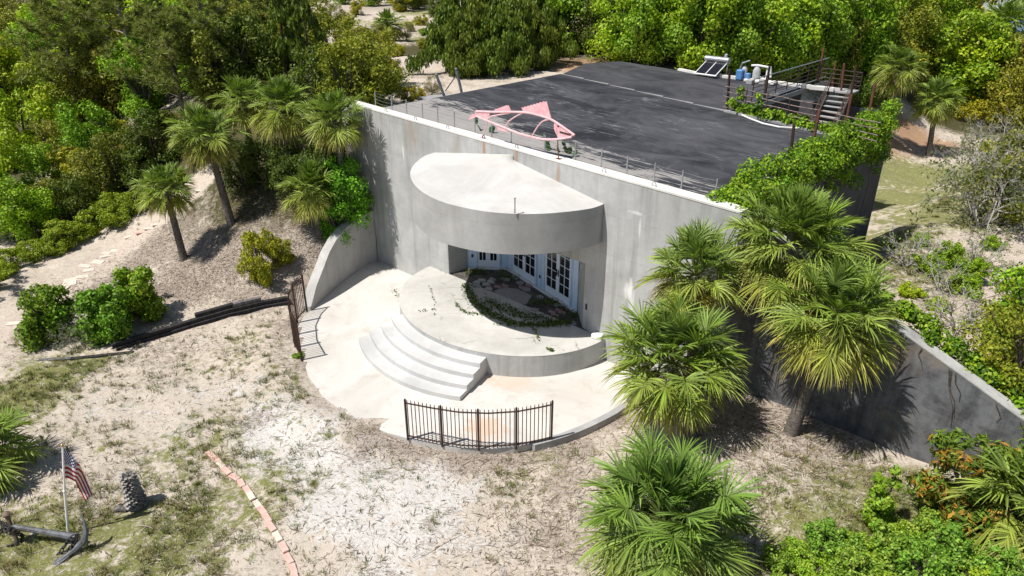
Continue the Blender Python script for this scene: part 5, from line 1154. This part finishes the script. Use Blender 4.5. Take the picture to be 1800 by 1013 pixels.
# ------------------------------------------------------------------ vines
def vine(name, label, clumps, n, seed, pal, l=.15, w=.11, stems=()):
    rng = rnd(seed); P, Nn, i = clump_sample(clumps, n, rng, .55, .3); V, F, C = leaf_cards(P, Nn, l, w, rng, pick_cols(n, pal, rng, i, .3))
    o0 = np.array(clumps[0][:3]); t = thing(name, label, 'vine', tuple(o0)); link('foliage', np_mesh('foliage', V-o0, [F], C, M_leaf), t)
    for st in stems: b = MB(); b.tube(st, [.014, .012, .009, .006][:len(st)], 4); b.build('stem', M_bark, t)
VINE = [(.18, .34, .014), (.27, .42, .018), (.13, .24, .012), (.29, .40, .03), (.07, .135, .012), (.10, .19, .012)]
rv = random.Random(77); cl = []
for i in range(120):
    n = .8+(i/119)*13.6+rv.uniform(-.3, .3); w_ = .75-.018*n; s = 3.52+rv.uniform(-.30, .34)*w_*1.6; z = 5.85+rv.uniform(-.45, .35)-max(0, s-3.5)*.9; cl.append((*sn2w(s, n, z), rv.uniform(.16, .46)))
for i in range(70):
    n = rv.uniform(6.5, 14.2); dz = abs(rv.gauss(0, .55))*(.5+.1*(n-6)); cl.append((*sn2w(3.65+rv.uniform(-.02, .2), n, 5.6-dz), rv.uniform(.14, .30)))
for i in range(54):
    n = rv.choice((1.6, 2.8, 3.1, 4.9, 5.2, 7.0, 8.4, 8.8, 10.9, 12.4, 12.9))+rv.uniform(-.3, .3); dz = abs(rv.gauss(0, .8)); cl.append((*sn2w(3.62+rv.uniform(-.02, .12), n, 5.5-dz), rv.uniform(.08, .22)))
for i in range(16): s = 3.55+rv.uniform(-.35, .6); n = 1.0+rv.uniform(-.7, 1.0); cl.append((*sn2w(s, max(n, .35), 5.8+rv.uniform(-.2, .25)), rv.uniform(.25, .4)))
vine('climbing_vine', 'thick bright green vine covering the right edge of the roof', cl, 34000, 1, VINE, .088, .068, stems=[[sn2w(3.6, n, 1.0), sn2w(3.65, n+.2, 3.5), sn2w(3.4, n, 5.7)] for n in (2.5, 6, 9.5, 12.5)])
cl = []
for i in range(46):
    t = i/45; s = -1.3+t*4.2; n = stepn(s)+.10+rv.uniform(-.12, .15); cl.append((*sn2w(s, n, ZR(s, n)+rv.uniform(.02, .34)), rv.uniform(.10, .25)))
for s, h in ((-1.0, .9), (-.95, .6), (-.2, .8), (-.15, .5), (-.25, .3)): cl.append((*sn2w(s, stepn(s)+.03, ZR(s, 0)+h), .16))
vine('climbing_vine', 'narrow green vine creeping along the foot of the stairwell railing', cl, 3600, 2, VINE, .11, .085)
cl = []
for i in range(60):
    s = 6.6+i/59*5.4; zt = np.interp(s, [6.4, 8.3, 11, 12.5], [5.05, 4.12, 2.98, 2.45]); cl.append((*sn2w(s+rv.uniform(-.1, .1), .42+rv.uniform(-.12, .75), zt-.02+rv.uniform(-.18, .12)), rv.uniform(.14, .30)))
vine('climbing_vine', 'bright green creeper spilling along the top of the dark wing wall', cl, 7000, 3, VINE, .10, .075, stems=[[sn2w(s_+dx*k_/3+.05*math.sin(k_*2+s_), -.03, float(np.interp(s_, [6.4, 8.3, 11, 12.5], [5.05, 4.12, 2.98, 2.45]))-.05-L_k*k_/3) for k_ in range(4)] for s_, dx, L_k in ((8.45, .12, .5), (8.52, .05, .75), (8.9, .1, .45), (9.55, .35, 1.1), (9.6, .3, 1.35), (9.7, .2, .6), (10.6, .1, .4), (11.1, .1, .5))])

# ------------------------------------------------------------------ ground cover: grass, litter, twigs
def tufts():
    rng = rnd(404); pts = []; size = []
    for u, v, r, k in PIX_GRASS:
        if v < 200: continue
        c = G(u, v); n = int(46*r*r*k*k)
        p = c[:2]+rng.normal(size=(n, 2))*r*.52; pts.append(p); size.append(np.full(n, .9))
    pts.append(np.stack([rng.uniform(-13, 7, 900), rng.uniform(9.5, 22, 900)], 1)); size.append(np.full(900, .6))
    p = np.concatenate(pts); sz = np.concatenate(size); nz = fbm(p[:, 0]*.9, p[:, 1]*.9, 50)
    s = (p[:, 0]-B0[0])*D[0]+(p[:, 1]-B0[1])*D[1]; n = (p[:, 0]-B0[0])*N[0]+(p[:, 1]-B0[1])*N[1]
    ok = (nz > .43) & ~((np.hypot(s-PATIO_C[0], n-PATIO_C[1]) < PATIO_R+.35) & (n < 0)) & ~((s < 4.5) & (n > -.3) & (s > -12))
    p, sz = p[ok], sz[ok]; z = terrain(p[:, 0], p[:, 1]); k = 26
    B = np.repeat(np.stack([p[:, 0], p[:, 1], z-.02], 1), k, 0); m = len(B); a = rng.uniform(0, 6.28, m); out = np.stack([np.cos(a), np.sin(a), np.zeros(m)], 1)
    scale = np.repeat(sz*rng.uniform(.5, 1.25, len(p)), k)[:, None]; B = B+out*rng.uniform(0, .13, (m, 1))*scale
    h = rng.uniform(.06, .17, (m, 1))*scale; lean = rng.uniform(.1, 1.1, (m, 1)); W = np.stack([-np.sin(a), np.cos(a), np.zeros(m)], 1)*.006
    tip = B+np.array([0, 0, 1.0])*h+out*h*lean; mid = B+np.array([0, 0, .62])*h+out*h*lean*.35
    V = np.stack([B-W, B+W, mid+W*.8, mid-W*.8, tip], 1).reshape(-1, 3); i = np.arange(m)[:, None]*5
    pal = np.array([(.13, .15, .035), (.17, .165, .05), (.10, .13, .03), (.26, .22, .10), (.21, .19, .08), (.12, .16, .04)]); ci = np.repeat(rng.integers(0, 6, len(p)), k); c = pal[ci]*rng.uniform(.7, 1.3, (m, 1))
    return np_mesh('grass_tufts', V, [i+np.array([[0, 1, 2, 3]]), i+np.array([[3, 2, 4]])], np.repeat(c, 5, 0), M_dry)
tag(link('grass_tufts', tufts()), 'sparse olive and straw coloured grass tufts over the sandy yard', 'grass', None, 'stuff')
def litter():
    rng = rnd(505); pts = []
    for u, v, r, k in PIX_LITTER:
        if v < 330: continue
        c = G(u, v); n = int(330*r*r*k); pts.append(c[:2]+rng.normal(size=(n, 2))*r*.5)
    pts.append(np.stack([rng.uniform(-13, 9, 9000), rng.uniform(9.5, 21, 9000)], 1))
    p = np.concatenate(pts); s = (p[:, 0]-B0[0])*D[0]+(p[:, 1]-B0[1])*D[1]; n = (p[:, 0]-B0[0])*N[0]+(p[:, 1]-B0[1])*N[1]
    ok = ~((np.hypot(s-PATIO_C[0], n-PATIO_C[1]) < PATIO_R+.1) & (n < 0)) & ~((s < 4.5) & (n > -.3) & (s > -12)); p = p[ok]; m = len(p)
    z = terrain(p[:, 0], p[:, 1]); a = rng.uniform(0, 6.28, m); L = rng.gamma(2.0, .022, m)+.015; big = rng.random(m) < .012; L[big] *= 5.0; w = rng.uniform(.003, .011, m)
    t = np.stack([np.cos(a)*L, np.sin(a)*L, rng.normal(size=m)*.12*L], 1); W = np.stack([-np.sin(a)*w, np.cos(a)*w, rng.normal(size=m)*.004], 1); c0 = np.stack([p[:, 0], p[:, 1], z+.012+rng.uniform(0, .02, m)], 1)
    bow = np.stack([-np.sin(a), np.cos(a), np.full(m, .15)], 1)*(L*rng.normal(size=m)*.14)[:, None]
    V = np.stack([c0-t-W*.5, c0-t+W*.5, c0+bow+W, c0+bow-W, c0+t], 1).reshape(-1, 3); i = np.arange(m)[:, None]*5
    pal = np.array([(.24, .185, .14), (.40, .34, .28), (.15, .115, .09), (.52, .46, .40), (.30, .235, .18)]); c = pal[rng.integers(0, 5, m)]*rng.uniform(.7, 1.2, (m, 1))
    return np_mesh('leaf_litter', V, [i+np.array([[0, 1, 2, 3]]), i+np.array([[3, 2, 4]])], np.repeat(c, 5, 0), M_dry)
tag(link('leaf_litter', litter()), 'dry twigs and dead palm litter strewn over the sand', 'litter', None, 'stuff')
def weeds():                                         # green in the cracks of the porch and over the planting bed
    rng = rnd(606); P = []
    def line(px, z, n, j):
        q = [gz(u, v, z) for u, v in px]
        for a, b in zip(q[:-1], q[1:]):
            t = rng.random(n)[:, None]; P.append(a+(b-a)*t+rng.normal(size=(n, 3))*np.array([j, j, .012])+np.array([0, 0, .02]))
    line([(800, 533), (810, 545), (826, 553), (848, 552), (862, 545)], .76, 26, .035); line([(935, 575), (940, 585), (948, 600)], .76, 16, .03); line([(755, 500), (760, 520), (765, 542), (760, 560)], .76, 7, .03)
    line([(868, 570), (890, 573), (912, 572)], .76, 10, .03); line([(963, 614), (970, 618)], .76, 30, .03); line([(735, 548), (748, 547)], .76, 10, .02); line([(690, 510), (700, 522), (715, 518)], .03, 14, .06)
    line([(820, 500), (830, 530), (865, 555), (905, 572), (960, 572), (1000, 568)], .76, 230, .10); line([(850, 528), (890, 545), (930, 560), (990, 565)], .75, 200, .16); line([(822, 482), (838, 478), (850, 482)], .75, 90, .12); line([(935, 535), (975, 530), (1010, 560)], .75, 130, .14); line([(880, 478), (900, 490), (870, 490)], .75, 60, .12)
    P = np.concatenate(P); P[:, 2] = np.maximum(P[:, 2], .03)+rng.uniform(0, .05, len(P)); n = len(P)
    V, F, C = leaf_cards(P, unit(rng.normal(size=(n, 3))+np.array([0, 0, 1.2])), .085, .05, rng, pick_cols(n, [(.10, .16, .02), (.07, .12, .02), (.14, .19, .03), (.05, .085, .02)], rng))
    return np_mesh('weeds', V, [F], C, M_dry)
tag(link('weeds', weeds()), 'weeds growing in porch cracks and over the shaded planting bed', 'weeds', None, 'stuff')
def patch(name, px, z, mat, kind=None):
    b = MB(); b.prism([w2sn(gz(u, v, z)) for u, v in px][::-1] if False else [w2sn(gz(u, v, z)) for u, v in px], z-.02, z); return b
g = patch('gravel', [(868, 512), (890, 530), (925, 535), (935, 520), (910, 508), (885, 505)], .735, M_gravel)
tag(g.build('gravel_bed', M_gravel, None, frame='B'), 'pale gravel patch in the shaded planting bed', 'gravel', None, 'stuff')
def flagstones():
    rng = random.Random(9)
    spec = [(853, 520, 1), (861, 527, 1), (868, 531, 0), (886, 538, 1), (898, 542, 1), (916, 546, 1), (929, 552, 1), (942, 556, 1), (963, 562, 1), (1000, 540, 1), (988, 525, 1), (980, 535, 1), (1005, 568, 1), (838, 497, 1), (846, 492, 1), (855, 500, 1), (862, 495, 1), (858, 508, 1), (840, 503, 0), (866, 490, 0), (890, 490, 0), (905, 487, 0), (915, 497, 0), (925, 508, 0),
            (875, 504, 2), (888, 502, 2), (918, 505, 2), (929, 501, 2), (970, 548, 2), (983, 545, 2), (975, 553, 2), (988, 549, 2), (940, 545, 0), (950, 522, 0)]
    nm = {0: 'dark grey flagstone lying loose in the shaded planting bed', 1: 'pale flagstone lying loose in the shaded planting bed', 2: 'reddish paver lying in the shaded planting bed'}
    for u, v, k in spec:
        s, n = gsn(u, v, .76)
        pts = []; m = 5 if k != 2 else 4; a0 = rng.uniform(0, 6)
        for j in range(m):
            a = (a0 if k != 2 else .25+math.pi/4)+j*2*math.pi/m+(rng.uniform(-.25, .25) if k != 2 else 0); r = rng.uniform(.13, .22) if k != 2 else .2
            pts.append((s+r*math.cos(a), n+r*.85*math.sin(a)*(1 if k != 2 else .55)))
        b = MB(); b.prism(pts, .70, .765+rng.uniform(-.01, .015)); o = b.build('flagstone', (M_gray, M_stone, M_redstone)[k], None, at=(s, n, .72), frame='B'); tag(o, nm[k], 'stone', ('dark', 'pale', 'reddish')[k]+' stones in the planting bed')
flagstones()

# ------------------------------------------------------------------ yard things
def edging():
    px = [(365, 797), (400, 832), (425, 850), (440, 870), (462, 902), (480, 932), (500, 968), (515, 1000), (524, 1030)]
    P = np.array([G(u, v)[:2] for u, v in px]); d = np.concatenate([[0], np.cumsum(np.linalg.norm(np.diff(P, axis=0), axis=1))]); L = d[-1]; k = 17; rng = random.Random(2)
    for i in range(k):
        x = L*(i+.5)/k; q = np.array([np.interp(x, d, P[:, 0]), np.interp(x, d, P[:, 1])]); e = np.array([np.interp(x+.1, d, P[:, 0]), np.interp(x+.1, d, P[:, 1])]); a = math.atan2(e[1]-q[1], e[0]-q[0])+rng.uniform(-.09, .09)
        z = T(*q); b = MB(); b.bev((q[0]+rng.uniform(-.015, .015), q[1], z+.0), (L/k-.014, .145, .11), .012, a, (rng.uniform(-.06, .06), rng.uniform(-.04, .04)))
        tag(b.build('brick', M_brick if i not in (2, 7, 8, 12) else M_paver, None, at=(q[0], q[1], z)), 'pink brick in the curving edging row across the yard', 'brick', 'pink bricks edging the yard')
edging()
def pavers():
    rng = random.Random(4)
    for u, v in ((80, 532), (97, 518), (110, 507), (128, 494), (145, 487), (156, 476), (172, 462), (186, 452), (205, 441), (228, 417), (248, 409), (262, 402), (276, 395), (188, 447), (24, 570), (320, 362), (335, 347), (120, 500), (150, 470), (350, 335)):
        p = G(u, v); b = MB(); w = rng.uniform(.38, .6); b.bev((p[0], p[1], p[2]-.002), (w, w*.62, .05), .01, rng.uniform(-.2, .9), (rng.uniform(-.1, .1), rng.uniform(-.1, .1)))
        tag(b.build('paver', M_paver if rng.random() < .93 else M_brick, None, at=tuple(p)), 'tilted pink paver half buried in the sandy dune path', 'paver', 'pavers along the dune path')
pavers()
def timber_edging():
    px = [(506, 536), (460, 545), (405, 556), (350, 572), (300, 588), (250, 603), (205, 618)]; P = [G(u, v) for u, v in px]
    t = thing('timber_edging', 'stacked black timbers holding back the dune left of the side railing', 'timber wall', tuple(P[2]))
    for lay in range(3):
        for i in range(len(P)-1):
            if lay == 2 and i not in (1, 2): continue
            a, c = P[i], P[i+1]; b = MB(); m = (a+c)/2; L = np.linalg.norm((c-a)[:2]); tl = math.atan2(c[2]-a[2], L)
            b.bev((m[0], m[1]+.06*lay, m[2]+.06+.15*lay), (L+(.25 if i % 2 == lay % 2 else -.02), .16, .145), .02, math.atan2(c[1]-a[1], c[0]-a[0]), (0, -tl)); b.build('timber', M_timber if lay < 2 or i != 1 else M_plank, t)
    for u, v, L, a, lab in ((100, 634, 1.1, .12, 'split grey plank lying on the sand left of the green bushes'), (180, 627, 1.9, .22, 'thin dark board lying below the green bushes')):
        p = G(u, v); b = MB(); b.bev((p[0], p[1], p[2]+.03), (L, .14, .06), .01, a); tag(b.build('plank', M_plank if L < 1.5 else M_timber, None, at=tuple(p)), lab, 'plank')
timber_edging()
def flag():
    base = G(117, 940); t = thing('flagpole', 'slim white flagpole with an American flag standing by the anchor', 'flagpole', tuple(base))
    top = above(base, 110, 785); b = MB(); b.tube([base-np.array([0, 0, .2]), base*.5+top*.5, top], [.028, .026, .02], 8); b.tube([base*.5+top*.5-np.array([0, 0, .03]), base*.5+top*.5+np.array([0, 0, .03])], .034, 8); b.build('pole', M_whitepaint, t)
    b = MB(); b.lathe((top[0], top[1], top[2]-.01), [(.012, 0), (.03, .02), (.034, .04), (.02, .065), (.004, .075)], 10); b.build('finial', simple('gold_finial', (.55, .38, .12), .4, .6), t)
    topc = [(112, 789), (124, 798), (140, 816), (152, 842), (163, 868)]; botc = [(109, 843), (119, 843), (131, 843), (139, 861), (150, 882)]
    nu, nv = 24, 14; V = []; UV = []
    def cv(c, t_): return np.array([np.interp(t_*4, range(5), [p[k] for p in c]) for k in (0, 1)])
    fwd = np.array([base[0], base[1], 0]); fwd /= np.linalg.norm(fwd)
    for i in range(nu+1):
        for j in range(nv+1):
            u_, v_ = i/nu, j/nv; p = cv(botc, u_)*(1-v_)+cv(topc, u_)*v_; q = above(base, *p)+fwd*(.09*math.sin(u_*9+v_*1.5)*min(1, u_*3)+.04*math.sin(v_*5+u_*4)*u_)
            V.append(q); UV.append((u_, v_*(1-.42*min(1, u_*1.6))))
    b = MB(); F = [(i*(nv+1)+j, (i+1)*(nv+1)+j, (i+1)*(nv+1)+j+1, i*(nv+1)+j+1) for i in range(nu) for j in range(nv)]
    b.add(V, F); o = b.build('flag', M_flag, t, True); uvl = o.data.uv_layers.new(name='UVMap')
    for lp in o.data.loops: uvl.data[lp.index].uv = UV[lp.vertex_index]
    sol = o.modifiers.new('thick', 'SOLIDIFY'); sol.thickness = .004
flag()
def anchor():
    g0 = G(130, 950); z0 = g0[2]; t = thing('ship_anchor', 'large grey ship anchor lying on the grass by the flagpole', 'anchor', tuple(g0))
    P = lambda u, v, h: gz(u, v, z0+h)
    b = MB(); a, c = P(18, 925, .42), P(136, 945, .22); b.tube([a, a*.5+c*.5, c], [.055, .065, .085], 8); b.build('shank', M_anchor, t)
    b = MB(); a, c = P(11, 904, .72), P(30, 952, .05); b.tube([a, c], .045, 8); b.lathe(tuple(a-np.array([0, 0, .02])), [(.04, -.05), (.08, -.02), (.085, .03), (.05, .07), (.01, .085)], 12); b.build('stock', simple('rusty_anchor_stock', (.20, .15, .11), .8, .2, .3), t, True)
    arm = [P(142, 906, .72), P(148, 918, .60), P(151, 934, .42), P(148, 950, .26), P(136, 962, .12), P(118, 977, .04), P(92, 995, -.02)]
    b = MB(); b.tube(arm, [.012, .032, .055, .08, .085, .05, .025], 8); b.build('arm', M_anchor, t, True)
    for q, r, w_ in ((arm[5], arm[6], .12),):
        d = unit(r-q); sd = unit(np.cross(d, np.array([0, 0, 1.0]))); b = MB(); b.plate([q-d*.12, q+sd*w_*.6, r+sd*w_, r+d*.05, r-sd*w_, q-sd*w_*.6], np.cross(d, sd), .03); b.build('fluke', M_anchor, t)
    def chain(pts, label, seed):
        rng = random.Random(seed); pts = [Vector(p) for p in pts]; ct = thing('chain', label, 'chain', tuple(pts[0]), 'chains wrapped on the anchor')
        segs = sum((q-p).length for p, q in zip(pts[:-1], pts[1:])); k = int(segs/.085); 
        for i in range(k):
            x = segs*i/k; acc = 0
            for p, q in zip(pts[:-1], pts[1:]):
                l = (q-p).length
                if acc+l >= x: break
                acc += l
            c = p+(q-p)*((x-acc)/l); d = (q-p).normalized(); u_ = d.orthogonal().normalized(); w_ = d.cross(u_); ang = (i % 2)*math.pi/2+rng.uniform(-.5, .5); u_ = u_*math.cos(ang)+w_*math.sin(ang)
            m = MB(); ring = [c+d*(.065*math.cos(a))+u_*(.04*math.sin(a)) for a in np.linspace(0, 2*math.pi, 11)]; m.tube(ring, .014, 5, False); m.build('link', M_chain, ct)
    chain([P(104, 975, .02), P(112, 962, .14), P(122, 950, .34), P(128, 944, .36), P(136, 942, .34), P(128, 960, .2), P(112, 972, .06)], 'dark chain looped around the crown of the anchor', 1)
    chain([P(-14, 922, .3), P(2, 918, .5), P(10, 926, .52), P(22, 930, .5), P(30, 934, .36), P(40, 944, .08), P(30, 957, .03), P(10, 960, .03)], 'dark chain wrapped around the stock end of the anchor', 2)
    chain([P(0, 935, .35), P(8, 922, .5), P(16, 932, .5), P(4, 928, .5), P(14, 920, .5)], 'bunched dark chain at the anchor ring by the left edge', 3)
anchor()
def stump():
    base = G(243, 893); top = above(base, 224, 838); t = thing('palm_stump', 'short dead palm stump covered in old leaf bases by the anchor', 'stump', tuple(base)); ax = Vector(top-base); H = ax.length
    b = MB(); b.tube([base-np.array([0, 0, .15]), base+(top-base)*.5, top], [.185, .145, .085], 12); b.build('trunk', M_boot, t, True)
    m = MB(); rng = random.Random(8); rows = 15
    for r in range(rows):
        q = r/rows; c = Vector(base)+ax*(q+.03); rad = .19-.085*q
        for k in range(9):
            a = (k+.5*(r % 2))*2*math.pi/9+rng.uniform(-.1, .1); o = Vector((math.cos(a), math.sin(a), 0)); sd = Vector((-math.sin(a), math.cos(a), 0)); w_ = rad*.36; h = H*.085
            p = c+o*rad*.95; tp = p+o*(.06+rng.uniform(-.01, .02))+Vector((0, 0, h)); m.add([p-sd*w_, p+sd*w_, tp+sd*w_*.75, tp-sd*w_*.75, p-sd*w_-o*.03+Vector((0, 0, -.02)), p+sd*w_-o*.03+Vector((0, 0, -.02)), tp+sd*w_*.7-o*.05+Vector((0, 0, .012)), tp-sd*w_*.7-o*.05+Vector((0, 0, .012))], [(0, 1, 2, 3), (3, 2, 6, 7), (1, 5, 6, 2), (0, 3, 7, 4), (4, 7, 6, 5)])
    m.build('leaf_bases', bark('old_leaf_bases', (.44, .42, .39), (.13, .12, .11)), t)
    m = MB()
    for i in range(7): d = Vector((rng.uniform(-.5, .5), rng.uniform(-.4, .4), rng.uniform(.3, .8))).normalized(); m.tube([Vector(top), Vector(top)+d*rng.uniform(.12, .3)], [.012, .004], 4)
    m.build('top_fibres', M_deadwood, t)
    p = G(212, 900); b = MB(); b.tube([(p[0]-.14, p[1], p[2]+.05), (p[0], p[1]+.03, p[2]+.09), (p[0]+.16, p[1], p[2]+.03)], [.06, .08, .04], 7); tag(b.build('dead_wood', M_boot, None, at=tuple(p)), 'small grey lump of dead wood beside the palm stump', 'wood')
stump()
def far_house():
    r_ = ray(1783, -6); c = EYE + r_*(92.0/math.hypot(r_[0], r_[1])); RK = c[2]-1.0; c = np.array([c[0], c[1], 1.0]); a = math.atan2(c[1], c[0])+R(14)
    t = thing('beach_house', 'blue gabled beach house with a pale metal roof at the top right corner', 'house', tuple(c))
    ri = np.array([math.sin(a), -math.cos(a), 0]); fo = np.array([math.cos(a), math.sin(a), 0]); Zv = np.array([0, 0, 1.0])
    def P(x, y, z): return c+ri*x+fo*y+Zv*z
    b = MB(); W = 2.6; H = RK-3.3; rk = RK
    V = [P(-W, 0, 0), P(W, 0, 0), P(W, 0, H), P(0, 0, rk), P(-W, 0, H), P(-W, 9, 0), P(W, 9, 0), P(W, 9, H), P(0, 9, rk), P(-W, 9, H)]
    b.add(V, [(0, 1, 2, 3, 4), (9, 8, 7, 6, 5), (0, 4, 9, 5), (1, 6, 7, 2)]); b.build('wall', M_bluewall, t)
    for sgn in (-1, 1):
        b = MB(); x = sgn*(W+.5); z = H-.47; b.add([P(x, -.5, z), P(0, -.5, rk+.05), P(0, 9.4, rk+.05), P(x, 9.4, z), P(x, -.5, z+.14), P(0, -.5, rk+.2), P(0, 9.4, rk+.2), P(x, 9.4, z+.14)], [(0, 1, 2, 3), (7, 6, 5, 4), (0, 4, 5, 1), (2, 6, 7, 3), (0, 3, 7, 4)]); ro = b.build('roof', M_metalroof, t)
        b = MB(); b.tube([P(x, -.55, z-.02), P(0, -.55, rk+.02)], .13, 4); b.build('barge_board', M_whitepaint, ro)
    b = MB(); b.add([P(-W-.3, -1.5, 0), P(W+1, -1.5, 0), P(W+1, -1.5, 2.3), P(-W-.3, -1.5, 2.3), P(-W-.3, -.05, 0), P(W+1, -.05, 0), P(W+1, -.05, 2.6), P(-W-.3, -.05, 2.6)], [(0, 1, 2, 3), (3, 2, 6, 7), (0, 3, 7, 4), (1, 5, 6, 2)]); b.build('porch', M_siding, t)
    for x in (-2.0, .0, 2.0):
        b = MB(); m = P(x, -1.54, 1.4); b.box(tuple(m), (.9, .08, 1.2), math.atan2(ri[1], ri[0])); w = b.build('window', M_whitepaint, t); b = MB(); m = P(x, -1.59, 1.4); b.box(tuple(m), (.72, .05, 1.0), math.atan2(ri[1], ri[0])); b.build('pane', M_glass, w)
far_house()
print('objects', len(bpy.data.objects))
